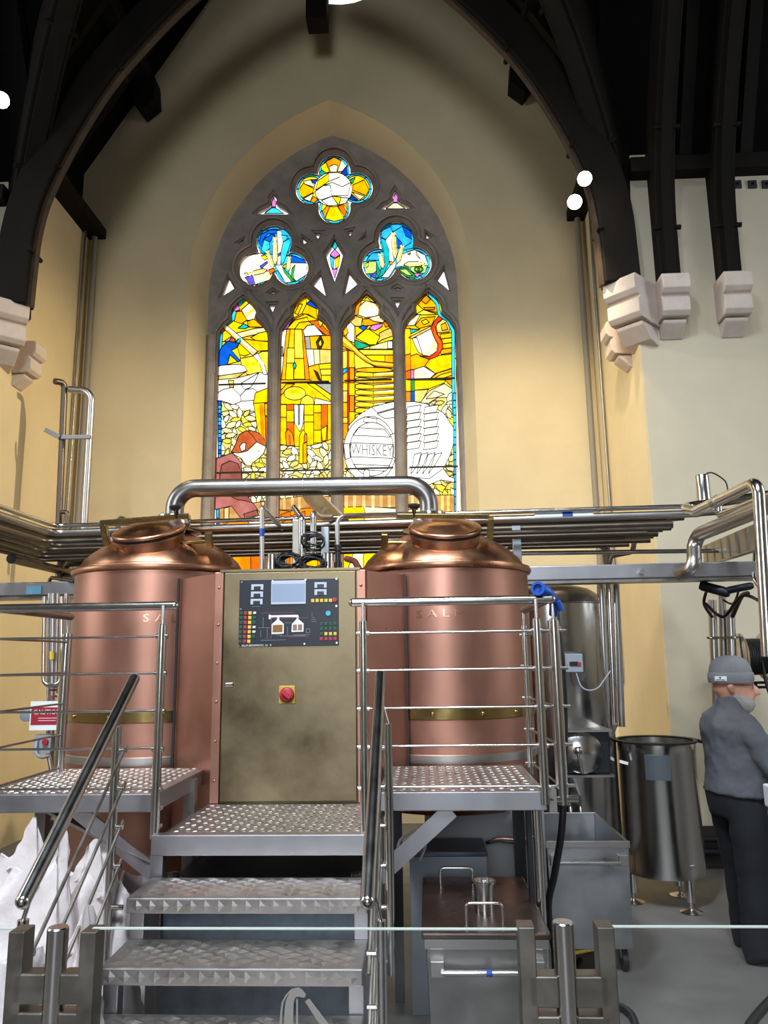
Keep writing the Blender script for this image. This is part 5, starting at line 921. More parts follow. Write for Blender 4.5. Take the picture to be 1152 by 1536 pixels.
# ------------------------------------------------------------------ steel bins
def lerp(a, b, t): return a+(b-a)*t
def tub(name, lab, x0, x1, y0, y1, z0, z1, taper, m, lid=False):
    t = thing(name, lab, 'bin', ((x0+x1)/2, (y0+y1)/2, 0)); th = .012; dx = (x1-x0)*taper; dy = (y1-y0)*taper
    o1 = [(x0+dx, y0+dy*.3, z0), (x1-dx, y0+dy*.3, z0), (x1-dx, y1-dy, z0), (x0+dx, y1-dy, z0)]; o2 = [(x0, y0, z1), (x1, y0, z1), (x1, y1, z1), (x0, y1, z1)]
    i2 = [(x0+th, y0+th, z1), (x1-th, y0+th, z1), (x1-th, y1-th, z1), (x0+th, y1-th, z1)]; i1 = [(x0+dx+th, y0+th+dy*.3, z0+th), (x1-dx-th, y0+th+dy*.3, z0+th), (x1-dx-th, y1-dy-th, z0+th), (x0+dx+th, y1-dy-th, z0+th)]
    MB().add([*o1, *o2, *i2, *i1], [(0, 3, 2, 1)]+[(k, (k+1) % 4, (k+1) % 4+4, k+4) for k in range(4)]+[(k+4, (k+1) % 4+4, (k+1) % 4+8, k+8) for k in range(4)]+[(k+8, (k+1) % 4+8, (k+1) % 4+12, k+12) for k in range(4)]+[(12, 13, 14, 15)]).build('bin_body', m, t, bev=.004)
    MB().bx(x0-.006, x1+.006, y0-.008, y0+.002, z1-.035, z1+.003).build('rim_fold', STEEL, t, bev=.003)
    hz = z1-.11
    for x in (x0+.045, x1-.045): MB().bx(x-.028, x+.028, y0-.035, y0+.01, hz-.02, hz+.04).build('handle_bracket', STEEL, t, bev=.003)
    MB().tube([(x0+.06, y0-.04, hz), (x1-.06, y0-.04, hz)], .011, 12).build('push_handle', STEELP, t, smooth=50)
    return t, hz
BY0 = 3.38; BZ = PY(727, 1397, BY0).z; BY1 = PZ(690, 1316, BZ).y; BX0, BX1 = PY(638, 1400, BY0).x, PY(820, 1395, BY0).x
tb, hz = tub('lidded_bin', 'lidded steel wheeled bin with two wire lid handles beside the stairs', BX0, BX1, BY0, BY1, .08, BZ-.03, .04, STEELD)
lid = MB().prism([(BX0-.015, BY0-.02), (BX1+.015, BY0-.02), (BX1+.01, BY1+.02), (BX0-.01, BY1+.02)], lambda u, v, q: Vector((u, v, q)), BZ-.028, BZ).build('bin_lid', mat('brown_filmed_steel', '#5f5048', .3, .9, var=.25, scale=5, rvar=.1), tb, bev=.008)
for px, py, w_ in ((685, 1330, .155), (727, 1388, .15)):
    q = PZ(px, py, BZ); MB().tube(fillet([(q.x-w_/2, q.y, BZ), (q.x-w_/2, q.y, BZ+.085), (q.x+w_/2, q.y, BZ+.085), (q.x+w_/2, q.y, BZ)], .02), .0062, 8).build('wire_handle', STEELP, lid, smooth=50)
q = PZ(727, 1366, BZ); MB().lathe([(.042, 0), (.042, .11), (.054, .115), (.054, .125), (.045, .125), (.045, .1)], (q.x, q.y, BZ), n=24).build('filler_neck', STEELP, lid, smooth=40)
q = PY(733, 1437, BY0-.04); MB().tube([(q.x-.012, BY0-.04, hz), (q.x+.012, BY0-.04, hz)], .0128, 12).build('blue_tape_band', BLUE, tb)
for x in (BX0+.08, BX1-.08):
    for y in (BY0+.1, BY1-.1): MB().disc((x-.015, y, .045), (1, 0, 0), .045, .03, 14).build('caster_wheel', BLACK, tb, smooth=40)
OY = PZ(885, 1425, .14).y; OZ = PY(880, 1262, OY).z; OYB = PZ(880, 1218, OZ).y; OX0, OX1 = PY(819, 1262, OY).x, PY(943, 1262, OY).x
to, hz = tub('open_bin', 'open empty steel wheeled bin in front of the conical tank', OX0, OX1, OY, OYB, .14, OZ, .03, mat('blue_grey_steel', '#a8a8aa', .36, 1, var=.12, scale=5, rvar=.1))
for x in (OX0+.07, OX1-.05):
    for y in (OY+.1, OYB-.1): w_ = MB().disc((x-.016, y, .065), (1, 0, 0), .065, .032, 18).build('caster_wheel', BLACK, to, smooth=40); MB().bx(x-.022, x+.022, y-.02, y+.02, .07, .15).build('caster_fork', STEELD, w_)
q = PY(880, 1432, 4.5); MB().tube([(OX0+.1, OY+.05, .1), (OX0+.25, OY+.05, .13)], .012, 8).build('yellow_tie', YELLOW, to)
# small blue-grey box and drain valve under the platform
a, b = PY(614, 1278, 4.35), PY(731, 1320, 4.35)
t = thing('junction_box', 'blue-grey steel box with dark top standing behind the lidded bin', 'box', ((a.x+b.x)/2, 4.5, 0)); MB().bx(a.x, b.x, 4.35, 4.66, .0, a.z-.02).build('box_body', mat('blue_grey_enamel', '#85898f', .45, .3), t, bev=.004); MB().bx(a.x-.006, b.x+.006, 4.34, 4.67, a.z-.022, a.z).build('box_lid', mat('dark_steel_top', '#3d4350', .35, .8), t, bev=.004)
p = PY(770, 1262, 4.62); t = thing('ball_valve', 'small steel drain valve with a red lever under the platform', 'valve', p)
MB().tube([PY(730, 1264, 4.7), PY(748, 1259, 4.65), PY(775, 1263, 4.6), PY(806, 1252, 4.6)], [.012, .016, .016, .008], 10).build('valve_body', STEELP, t, smooth=50); MB().bar(PY(772, 1266, 4.57), PY(792, 1266, 4.57), .016, .024).build('red_lever', RED, t, bev=.004)
pipe('thin_hose', 'thin white hose loop beside the stair post under the platform', [PY(594, 1300, 3.9), PY(596, 1262, 3.9), PY(622, 1245, 4.1), PY(640, 1265, 4.2), PY(630, 1290, 4.25)], .007, WHITEP, cat='hose', fr=.08)
# ------------------------------------------------------------------ black hose with blue gun over the railing
t = thing('wash_hose', 'black wash hose with a blue spray gun hung on the railing', 'hose', PY(825, 1370, 3.9))
MB().tube(smoothline([PY(834, 915, 3.95), PY(836, 940, 3.9), PY(842, 985, 3.85), PY(846, 1060, 3.85), PY(846, 1150, 3.85), PY(843, 1240, 3.85), PY(832, 1310, 3.95), PY(823, 1372, 4.1), PZ(845, 1470, .02), PZ(870, 1440, .02)], 6), .017, 12).build('hose_tube', BLACK, t, smooth=60)
g = MB().tube(smoothline([PY(808, 884, 3.72), PY(822, 890, 3.74), PY(830, 902, 3.78), PY(830, 922, 3.82)], 4), [.03]*4+[.026]*5+[.022]*4, 14).build('spray_gun', BLUE, t, smooth=60)
q = PY(808, 884, 3.72); dq = (PY(804, 880, 3.66)-q).normalized(); MB().lathe([(.024, 0), (.034, .008), (.034, .022), (.022, .022), (.02, .006)], q, dq, 16).build('gun_mouth', BLUE, g, smooth=40)
MB().tube([PY(836, 902, 3.75), PY(842, 915, 3.76)], .016, 10).build('gun_trigger', BLUE, g, smooth=50)
MB().tube([PY(836, 940, 3.9), PY(838, 958, 3.88)], .019, 10).build('hose_ferrule', mat('tan_brass', '#8f7a60', .4, .8), t, smooth=50)
# ------------------------------------------------------------------ conical / fermenting tank and its fittings
q = PY(832, 1000, 6.2); FX, FY, FR = q.x, 6.25, .435; ztop = PY(860, 907, 6.2).z
t = thing('steel_tank', 'tall domed stainless steel tank behind the railing and black hose', 'tank', (FX, FY, 0))
MB().lathe([(FR-.1, .3), (FR, .42), (FR, ztop)], (FX, FY, 0), n=56).build('tank_shell', STEELP, t, smooth=40)
MB().lathe([(FR+.004, ztop-.01), (FR*.94, ztop+.05), (FR*.7, ztop+.12), (FR*.35, ztop+.16), (.03, ztop+.17)], (FX, FY, 0), n=56).build('tank_dome', STEELW, t, smooth=60)
MB().lathe([(.05, ztop+.15), (.05, ztop+.21), (.03, ztop+.215)], (FX, FY, 0), n=16).build('dome_nozzle', STEELP, t, smooth=40)
for k in range(3): a = math.radians(-90+120*k); MB().tube([(FX+.33*math.cos(a), FY+.33*math.sin(a), .42), (FX+.33*math.cos(a), FY+.33*math.sin(a), 0)], .03, 10).build('leg', STEELD, t, smooth=50)
fy = FY-FR
cb0, cb1 = PY(846, 981, fy-.05), PY(874, 1008, fy-.05)
bxo = MB().bx(cb0.x, cb1.x, fy-.08, fy+.08, cb1.z, cb0.z).build('control_box', GREY, t, bev=.004); MB().bx(cb0.x+.03, cb0.x+.09, fy-.086, fy-.08, cb0.z-.085, cb0.z-.055).build('box_display', BLACKP, bxo); MB().bx(cb1.x-.04, cb1.x-.015, fy-.088, fy-.08, cb0.z-.085, cb0.z-.06).build('red_button', RED, bxo)
h0, h1 = PY(842, 1096, fy-.03), PY(914, 1158, fy-.03)
hb = MB().bx(h0.x, h1.x, fy-.1, fy+.15, h1.z, h0.z).build('manway_frame', mat('dark_steel', '#33363c', .4, .8), t, bev=.01)
MB().bx(h0.x-.01, h1.x+.01, fy-.16, fy+.1, h0.z, h0.z+.014).build('manway_shelf', STEEL, hb); MB().bx(h0.x-.01, h1.x+.01, fy-.14, fy+.1, h1.z-.02, h1.z-.005).build('manway_shelf', STEELD, hb)
hc = Vector(((h0.x*.62+h1.x*.38), fy-.1, (h0.z+h1.z)/2)); hr = (h0.z-h1.z)/2*.9
MB().lathe([(hr, 0), (hr+.012, .006), (hr+.012, .022), (hr*.97, .03), (hr*.6, .05), (.01, .06)], hc, (0, -1, 0), 36).build('manway_door', STEELP, hb, smooth=50)
MB().ball(hc+Vector((-.04, -.08, .02)), .032, 12).build('door_knob', STEELP, hb, smooth=60); MB().tube([hc+Vector((-.045, -.09, 0)), hc+Vector((-.02, -.09, -.13))], .01, 8).build('door_lever', STEELP, hb, smooth=50)
v0 = PY(864, 1210, fy-.02); MB().tube(fillet([v0+Vector((-.04, 0, 0)), v0+Vector((-.04, -.03, -.12)), v0+Vector((.03, -.03, -.12)), v0+Vector((.03, 0, 0))], .02), .014, 10).build('drain_bend', STEELP, t, smooth=50)
sv = PY(902, 1075, 6.05); t2 = MB().ball(sv, .03, 10).build('sample_valve', BRASSB, t, smooth=60)
MB().tube([sv+Vector((.04+.05*math.cos(a), -.02, .0+.05*math.sin(a))) for a in [k*math.pi/8 for k in range(17)]], .006, 6).build('sample_coil', STEELP, t2, smooth=60)
MB().tube([sv, sv+Vector((0, -.01, -.07))], .01, 8).build('sample_spout', BRASSB, t2, smooth=50)
pipe('signal_cable', 'thin grey cable drooping from the grey box on the tall steel tank', [PY(864, 1008, 5.75), PY(872, 1035, 5.72), PY(895, 1036, 5.72), PY(916, 1006, 5.8)], .006, GREY, cat='cable', fr=.1)
for px, r_, m_, lab in ((902, .03, STEEL, 'steel riser pipe nearest the tall steel tank'), (914, .026, STEELP, 'bright steel riser pipe in the middle of three'), (925, .024, STEELD, 'dull steel riser pipe next to the bare wall pier')):
    pipe('riser_pipe', lab, [PY(px-1, 874, 6.0), PY(px+8, 1090, 6.0)], r_, m_)
pipe('riser_pipe', 'thin steel pipe with a pointed nozzle hanging beside the riser pipes', [PY(922, 905, 5.9), PY(925, 1030, 5.9)], .011, STEELP)
tag(MB().bar(PY(918, 1105, 5.95), PY(925, 1085, 5.95), .02, .02).build('valve_lever', STEELP, None, bev=.004), 'short bright valve lever beside the tall steel tank', 'valve')
# ------------------------------------------------------------------ stainless pot on feet
pc = PY(983, 1115, 6.2); PXc, PYc = pc.x, 6.2; pr_ = .285; ptop = PY(983, 1113, 6.1).z
t = thing('steel_vessel', 'open-topped stainless steel vessel on adjustable feet beside the bearded man', 'tank', (PXc, PYc, 0))
MB().lathe([(pr_-.08, .2), (pr_-.005, .22), (pr_, .26), (pr_, ptop-.07), (pr_+.004, ptop-.065), (pr_+.004, ptop), (pr_-.012, ptop), (pr_-.012, .4)], (PXc, PYc, 0), n=56).build('vessel_shell', STEELP, t, smooth=40)
MB().lathe([(pr_-.012, ptop-.01), (pr_+.016, ptop-.006), (pr_+.018, ptop+.008), (pr_+.005, ptop+.014), (pr_-.012, ptop+.008)], (PXc, PYc, 0), n=56, cap=False).build('black_rim_seal', BLACK, t, smooth=50)
MB().disc((PXc, PYc, ptop-.14), (0, 0, 1), pr_-.014, .01, 40).build('dark_inside', STEELD, t)
q0, q1 = PY(969, 1134, PYc-pr_), PY(1007, 1171, PYc-pr_)
a0_, a1_ = math.acos((q0.x-PXc)/(pr_+.003)), math.acos((q1.x-PXc)/(pr_+.003)); sp = MB(); aa = [-(a0_+(a1_-a0_)*k/6) for k in range(7)]
sp.rings([[Vector((PXc+rr*math.cos(a), PYc+rr*math.sin(a), zz)) for rr, zz in ((pr_+.001, q1.z), (pr_+.005, q1.z), (pr_+.005, q0.z), (pr_+.001, q0.z))] for a in aa]).build('spec_plate', mat('grey_plate', '#555a60', .5, .5), t)
q0 = PY(932, 1143, 6.1); MB().bar(q0+Vector((-.02, -.03, .01)), q0+Vector((.035, -.06, -.005)), .01, .02).build('white_tag', LABELW, t)
for k, a in enumerate((-65, 175, 50)):
    a = math.radians(a); x, y = PXc+.24*math.cos(a), PYc+.24*math.sin(a)
    lg = MB().lathe([(.075, .011), (.08, .015), (.03, .03), (.014, .035), (.014, .07), (.034, .08), (.034, .3), (.05, .31), (.05, .33)], (x, y, -.011), n=18).build('foot', STEELP, t, smooth=40)
# ------------------------------------------------------------------ overhead pipes, posts and reel on the man's side
t = thing('overhead_pipe', 'bent steel pipe looping from a drop leg beside the small actuator', 'pipe', PY(1140, 900, 4.0))
A_ = PY(1152, 985, 3.95); top_ = PY(1137, 722, 3.95); back = PZ(1042, 768, top_.z); back2 = back+Vector((-.02, .16, .06))
MB().tube(fillet([A_, top_, back+Vector((.0, -.03, 0)), back2, PY(1170, 740, back2.y+.0)], .07, 6), .031, 14).build('pipe_run', STEELP, t, smooth=50)
MB().tube([back+(top_-back)*.35, back+(top_-back)*.42], .036, 14).build('pipe_union', STEEL, t, smooth=50)
pipe('overhead_pipe', 'thick steel pipe with a down-turned elbow over the square beam', [PY(1160, 755, 4.0), PZ(1040, 805, PY(1160, 755, 4.0).z), PY(1042, 852, 4.95), PY(1020, 862, 5.1)], .046, STEEL, fr=.07, n=16)
pipe('overhead_pipe', 'thin steel pipe between the looped pipe and the thick elbow pipe', [PY(1077, 755, 4.7), PY(1078, 774, 4.7), PY(1160, 742, 4.1)], .022, STEELP, fr=.035)
pipe('overhead_pipe', 'level steel pipe behind the small actuator', [PY(1000, 775, 5.4), PY(1170, 760, 5.4)], .02, STEELD)
t = thing('actuator_can', 'polished steel actuator can with a thin cable above the looped pipe', 'actuator', PY(1056, 748, 5.1))
a, b = PY(1056, 752, 5.1), PY(1056, 713, 5.1); MB().lathe([(.045, 0), (.045, b.z-a.z-.01), (.04, b.z-a.z)], a, n=24).build('can_body', STEELP, t, smooth=40); MB().tube(smoothline([b, PY(1068, 709, 5.1), PY(1088, 722, 5.1), PY(1092, 740, 5.1)], 4), .005, 6).build('can_cable', BLACK, t, smooth=60)
t = thing('cable_tray', 'ribbed grey cable tray hanging under the overhead pipes', 'tray', PY(1100, 810, 5.3)); 
MB().bar(PY(1060, 834, 6.2), PY(1152, 800, 4.7), .05, .16).build('tray_side', STEELW, t)
for k in range(7): a = lerp(PY(1060, 834, 6.2), PY(1152, 800, 4.7), (k+.5)/7); MB().bx(a.x-.035, a.x-.025, a.y-.02, a.y+.02, a.z-.07, a.z+.07).build('tray_rib', STEELD, t)
for px, r_, lab in ((1070, .032, 'steel post pipe with clamp behind the man\'s hat'), (1097, .036, 'steel sleeve pipe with a black cable beside the hose reel')):
    pipe('post_pipe', lab, [PY(px-2, 900 if px < 1080 else 915, 6.3), PY(px+8, 1180, 6.3)], r_, STEEL)
pipe('post_pipe', 'dark flat pipe between the two steel post pipes', [PY(1083, 890, 6.35), PY(1090, 1180, 6.35)], .028, STEELD)
t = thing('pipe_clamp', 'thin steel clamp bar across the post pipes', 'clamp', PY(1080, 958, 6.25)); MB().bar(PY(1060, 957, 6.24), PY(1108, 956, 6.24), .012, .018).build('clamp_strip', STEELP, t)
for k in range(2): MB().ball(PY(1066+k*36, 957, 6.23), .012, 8).build('clamp_bolt', STEELP, t, smooth=60)
for lab, pts, r_ in (('black cable arching from the beam to the hose reel', [PY(1058, 905, 5.9), PY(1085, 925, 5.8), PY(1115, 893, 5.6), PY(1155, 912, 5.4)], .012), ('thick black cable dropping into the steel sleeve', [PY(1122, 890, 5.9), PY(1112, 895, 6.0), PY(1099, 924, 6.25)], .018), ('thin black cable bunch hanging under the beam', [PY(1062, 880, 5.9), PY(1056, 905, 6.0), PY(1068, 925, 6.2)], .012), ('dark cable sagging below the beam end', [PY(1110, 880, 5.7), PY(1100, 905, 5.8), PY(1085, 900, 5.9)], .008)):
    tag(MB().tube(smoothline(pts, 6), r_, 8).build('black_cable', BLACK, None, smooth=60), lab, 'cable')
for lab, a, b, r_ in (('dark steel motor slung under the square beam', PY(1050, 878, 5.7), PY(1095, 890, 5.6), .036), ('dark gearbox stub slung under the square beam end', PY(1090, 886, 5.6), PY(1130, 878, 5.5), .026)):
    tag(MB().lathe([(r_*.8, 0), (r_, .02), (r_, (b-a).length-.02), (r_*.7, (b-a).length)], a, b-a, 16).build('slung_motor', mat('dark_steel', '#33363c'), None, smooth=40), lab, 'motor')
pipe('tap_pipe', 'small hooked steel tap pipe hanging from the bright level pipe', [PY(1131, 825, 5.75), PY(1131, 868, 5.5), PY(1140, 882, 5.45), PY(1150, 880, 5.45)], .014, STEELP, fr=.04)
p = PY(1128, 985, 6.3); t = thing('hose_reel', 'black hose wound on a steel wall reel above the man\'s shoulder', 'hose reel', p)
for x in (-.09, .09): MB().lathe([(.17, -.008), (.185, 0), (.17, .008)], p+Vector((x, 0, 0)), (1, 0, 0), 32).build('reel_disc', STEELP, t, smooth=40)
hs = []
for k in range(8*20+1): a = 2*math.pi*k/20; hs.append(p+Vector((-.07+.14*k/160, .13*math.cos(a), .13*math.sin(a))))
MB().tube(hs, .013, 8).build('wound_hose', BLACK, t, smooth=60); MB().disc(p+Vector((-.08, 0, 0)), (1, 0, 0), .125, .16, 24).build('reel_drum', BLACK, t, smooth=40)
for z in (-.2, -.235): MB().bx(p.x-.14, p.x+.5, p.y-.02, p.y+.02, p.z+z-.01, p.z+z+.01).build('reel_bracket', BLACKP, t)
MB().bx(p.x-.02, p.x+.02, p.y, YE, p.z-.24, p.z-.2).build('wall_arm', BLACKP, t)
tag(MB().tube(smoothline([p+Vector((.02, -.13, -.03)), p+Vector((.03, -.16, -.25)), p+Vector((.11, -.2, -.55)), p+Vector((.16, -.2, -.8))], 6), .013, 8).build('hose_tail', BLACK, None, smooth=60), 'loose black hose end hanging off the wall reel', 'hose')
q = PZ(983, 1200, .75); 
t = thing('wall_bracket', 'dark bent steel bracket rail beside the vessel behind the man', 'bracket', PY(1040, 1115, 6.5)); MB().tube(fillet([PY(1028, 1120, 6.5), PY(1034, 1120, 6.5), PY(1034, 1108, 6.5), PY(1075, 1118, 6.5)], .01), .014, 8).build('bracket_rail', BLACKP, t, smooth=40); MB().tube([PY(1034, 1108, 6.5), PY(1034, 1108, YE)], .012, 8).build('wall_stub', BLACKP, t)
for lab, z, r_ in (('lower dark skirting pipe behind the vessel feet', .14, .03), ('upper dark skirting pipe behind the vessel feet', .24, .02)): pipe('skirting_pipe', lab, [(2.0, YE-.06, z), (4.5, YE-.06, z)], r_, mat('dark_steel', '#33363c'))
struct('baseboard_right', MB().bx(XR+.01, 9, YE-.03, YE, 0, .34), mat('brown_black_skirting', '#2a2422', .6))
# white tray edge at the man's hand
p = PY(1173, 1200, 4.7); t = thing('white_worktop', 'pale worktop corner jutting in beside the man\'s hip', 'worktop', p); MB().bx(p.x-.02, p.x+1.0, 4.5, 4.9, p.z-.07, p.z+.06).build('worktop_slab', LABELW, t, bev=.01); MB().bx(p.x+.6, p.x+.66, 4.6, 4.7, 0, p.z-.07).build('leg', STEEL, t)
# floor drain channel
struct('trim_3', MB().bx(.5, 6, 3.62, 3.86, .001, .006), mat('drain_grating', '#6b6a68', .5, .6))
tag(MB().tube(smoothline([PZ(920, 1505, .02), PZ(945, 1520, .02), PZ(955, 1545, .02), PZ(960, 1600, .02)], 5), .02, 8).build('floor_hose', BLACK, None, smooth=60), 'black hose lying on the floor before the glass panel', 'hose')
tag(MB().tube(smoothline([PZ(1155, 1500, .02), PZ(1125, 1535, .02), PZ(1110, 1570, .02)], 5), .02, 8).build('floor_hose', BLACK, None, smooth=60), 'black hose end at the edge of the drain channel', 'hose')
# ------------------------------------------------------------------ pipe cluster, caution sign and pumps by the near side wall
YS = 5.3
t = thing('sample_pipework', 'cluster of thin steel sample pipes with a U-bend above the caution sign', 'pipework', PY(80, 1170, YS))
MB().tube(fillet([PY(67, 895, YS), PY(65, 1028, YS), PY(92, 1028, YS), PY(93, 895, YS)], .05), .015, 10).build('u_bend_pipe', STEELP, t, smooth=50)
MB().tube([PY(78, 1165, YS+.06), PY(78, 1165, YS+.06)*1.0-Vector((0, 0, PY(78, 1165, YS+.06).z))], .02, 10).build('drop_pipe', STEEL, t, smooth=50)
for px, y1, r_ in ((79, 1170, .02), (86, 1040, .014), (99, 1100, .016), (73, 1120, .01)): MB().tube([PY(px+1, 890, YS+.06), PY(px-2, y1, YS+.06)], r_, 10).build('drop_pipe', STEEL, t, smooth=50)
for px, py in ((78, 983), (94, 992)): MB().tube([PY(px, py-6, YS), PY(px, py+6, YS)], .017, 10).build('yellow_band', YELLOW, t)
for py in (1036, 1046): MB().disc(PY(79, py, YS+.05), (0, 0, 1), .03, .012, 12).build('red_fitting', mat('dull_red', '#7a3a38', .5), t)
MB().lathe([(.03, 0), (.045, .005), (.045, .03), (.03, .035)], PY(42, 1072, YS+.02), (0, -1, 0), 20).build('dial_gauge', GREY, t, smooth=40); MB().tube([PY(42, 1072, YS+.03), PY(78, 1074, YS+.06)], .01, 8).build('gauge_stub', STEEL, t)
MB().tube(smoothline([PY(72, 1130, YS), PY(78, 1165, YS), PY(74, 1185, YS), PY(84, 1190, YS)], 5), .014, 10).build('lower_bend', STEELP, t, smooth=50)
a, b = PY(47, 1052, YS-.08), PY(92, 1095, YS-.08)
t = thing('caution_sign', 'red and white caution sign hung on the sample pipes', 'sign', PY(70, 1095, YS-.08))
MB().bx(a.x, b.x, YS-.085, YS-.08, b.z, a.z).build('sign_board', LABELW, t); MB().bx(a.x+.008, b.x-.002, YS-.087, YS-.085, b.z+.035, a.z-.04).build('red_field', mat('sign_red', '#a01c30', .5), t)
textmb('CAUTION', .042, lambda u, v, q: Vector(((a.x+b.x)/2+.008+u, YS-.0885, a.z-.072+v))).build('sign_lettering', LABELW, t)
MB().bx(a.x+.06, b.x-.03, YS-.0885, YS-.087, a.z-.112, a.z-.109).build('small_print', LABELW, t); MB().bx(a.x+.06, b.x-.04, YS-.0885, YS-.087, a.z-.128, a.z-.125).build('small_print', LABELW, t)
for px in (68, 80): MB().tube([PY(px, 1060, YS-.08), PY(px+4, 1046, YS-.02)], .005, 6).build('sign_hook', STEELD, t)
a, b = PY(53, 1102, YS-.04), PY(77, 1130, YS-.04); t = thing('switch_box', 'small grey switch box with a red knob below the caution sign', 'box', PY(65, 1130, YS)); MB().bx(a.x, b.x, YS-.06, YS+.02, b.z, a.z).build('box_body', GREY, t, bev=.004); MB().disc(PY(69, 1113, YS-.06), (0, -1, 0), .02, .02, 14).build('red_knob', RED, t)
MB().tube(smoothline([PY(56, 1108, YS-.07), PY(54, 1128, YS-.1), PY(62, 1136, YS-.1), PY(72, 1134, YS-.06)], 5), .01, 8).build('grey_cable', GREY, t, smooth=60)
# pump stand under the platform
p = PY(85, 1310, 5.0); t = thing('pump_stand', 'dark pump unit on a two-shelf stand under the platform by the sacks', 'pump', (p.x, 5.0, 0))
for py in (1272, 1296, 1318): z = PY(85, py, 4.9).z; MB().bx(p.x-.17, p.x+.14, 4.85, 5.15, z-.01, z+.008).build('shelf', STEEL, t)
zz = PY(85, 1272, 4.9).z
for px, h, r_, m_ in ((86, .19, .035, STEELP), (95, .17, .03, STEELD), (66, .13, .03, STEELD), (50, .1, .04, mat('teal_plastic', '#1f7a78', .4)), (73, .15, .035, BLACKP)):
    q = PY(px, 1272, 4.95); MB().lathe([(r_, 0), (r_, h-.01), (r_*.85, h)], (q.x, 4.95, zz+.008), n=16).build('pump_cylinder', m_, t, smooth=40)
for x in (-.16, .13): MB().bx(p.x+x-.012, p.x+x+.012, 4.86, 4.9, 0, zz).build('leg', STEELD, t)
# ------------------------------------------------------------------ white sacks
def sack(lab, top, Y, w_, d_, lean=(0, 0), seed=0, neck=.3, flap=.12):
    rnd = random.Random(seed); n = 72; m = 26; tp = PY(*top, Y); h = tp.z-flap*.3; w_ *= 1.12; base = Vector((tp.x-lean[0], Y-lean[1], 0)); t = thing('white_sack', lab, 'sack', base); rg = []
    ph = [rnd.uniform(0, 6.28) for _ in range(10)]; fa = rnd.uniform(0, 6.28)
    for i in range(m+1):
        f = i/m; bul = min(1, .84+f*1.4) if f < .12 else 1.0; g = max(0, f-.38)/.62; prof = bul*(1-(1-neck)*g**1.1); pinch = 1-g*.7; ring = []
        for k in range(n):
            a = 2*math.pi*k/n; tw = .7*math.sin(2.6*f+ph[5])
            fold = .07*(1-2*abs(math.sin(2*a+ph[0]+tw)))*(.35+g)+.06*(1-2*abs(math.sin(3*a+ph[1]-tw*1.6)))*(.25+g)+.035*(1-2*abs(math.sin(5*a+ph[2]+2*f)))*(.3+g)
            fold += .03*math.sin(9*f+2*a+ph[3])
            x = math.cos(a)*w_/2*prof*(1+fold); y = math.sin(a)*d_/2*prof*pinch*(1+fold)
            z = h*f+(flap*max(0, math.cos(a-fa))**1.5-.06*abs(math.sin(2*a+ph[4])))*g*g if i else 0
            ring.append(base+Vector((x+lean[0]*f*f, y+lean[1]*f*f, max(z, 0))))
        rg.append(ring)
    rg.append([p+(sum(rg[-1], Vector())/n-p)*.75-Vector((0, 0, .05)) for p in rg[-1]])
    o = MB().rings(rg).build('sack_body', SACK, t, smooth=50)
    tx = bpy.data.textures.new('creases', 'CLOUDS'); tx.noise_scale = .09; tx.noise_depth = 3; d = o.modifiers.new('creases', 'DISPLACE'); d.texture = tx; d.strength = .05; d.mid_level = .5; d.texture_coords = 'GLOBAL'
    cc = sum(rg[-2], Vector())/n
    MB().tube([cc+Vector((-.03, -.02, -.08)), cc+Vector((0, -.05, -.06)), cc+Vector((.04, -.02, -.08))], .006, 6).build('tie_cord', SACK, t, smooth=60)
    return t
sack('white sack with a sharp peak at the back of the pile by the pump stand', (26, 1262), 3.75, .6, .5, (.03, 0), 5, .32, .16)
sack('tall white sack with a drooping gathered neck before the pump stand', (58, 1282), 3.35, .66, .5, (.12, 0), 3, .34, .16)
sack('white sack with a folded-over neck behind the stair rods', (126, 1280), 3.78, .46, .42, (-.02, 0), 11, .5, .14)
sack('slim white sack standing close under the stair rods', (160, 1300), 3.45, .42, .42, (.05, 0), 14, .4, .16)
sack('low white sack squeezed between the stair post and the landing leg', (212, 1312), 3.95, .36, .36, (.02, .0), 17, .6, .1)
sack('broad slumped white sack right behind the barrier post', (-20, 1400), 2.78, .6, .45, (-.02, 0), 8, .6, .1)
sack('white sack leaning against the lower steps', (105, 1375), 3.05, .36, .4, (.0, .05), 21, .45, .14)
# ------------------------------------------------------------------ the man at work
FEET = Vector((1.96, 5.2, 0)); TURN = math.radians(14)
man = thing('person', 'man in a grey beanie and dark grey jacket working with his back half turned', 'person', FEET)
RZ = Matrix.Rotation(TURN, 3, 'Z')
def W3(p): return FEET+RZ @ Vector(p)      # local: x forward, y to his left, z up
def oval(cx, cy, z, rx, ry, n=24, tilt=0.0):
    return [W3((cx+rx*math.cos(2*math.pi*k/n), cy+ry*math.sin(2*math.pi*k/n), z+tilt*math.cos(2*math.pi*k/n))) for k in range(n)]
SKIN = mat('skin', '#c08a74', .5, var=.08, scale=20); JACK = mat('dark_grey_fleece', '#515157', .9, var=.1, scale=14, bump=.1, bscale=60)
TROU = mat('black_trousers', '#090a10', .85); KNIT = mat('grey_knit', '#7d7d80', .95, bump=.4, bscale=160, stretch=(1, 1, .3)); BEARD = mat('white_beard', '#a8a29c', .9, bump=.5, bscale=120); SHOE = mat('dark_shoe', '#141517', .6)
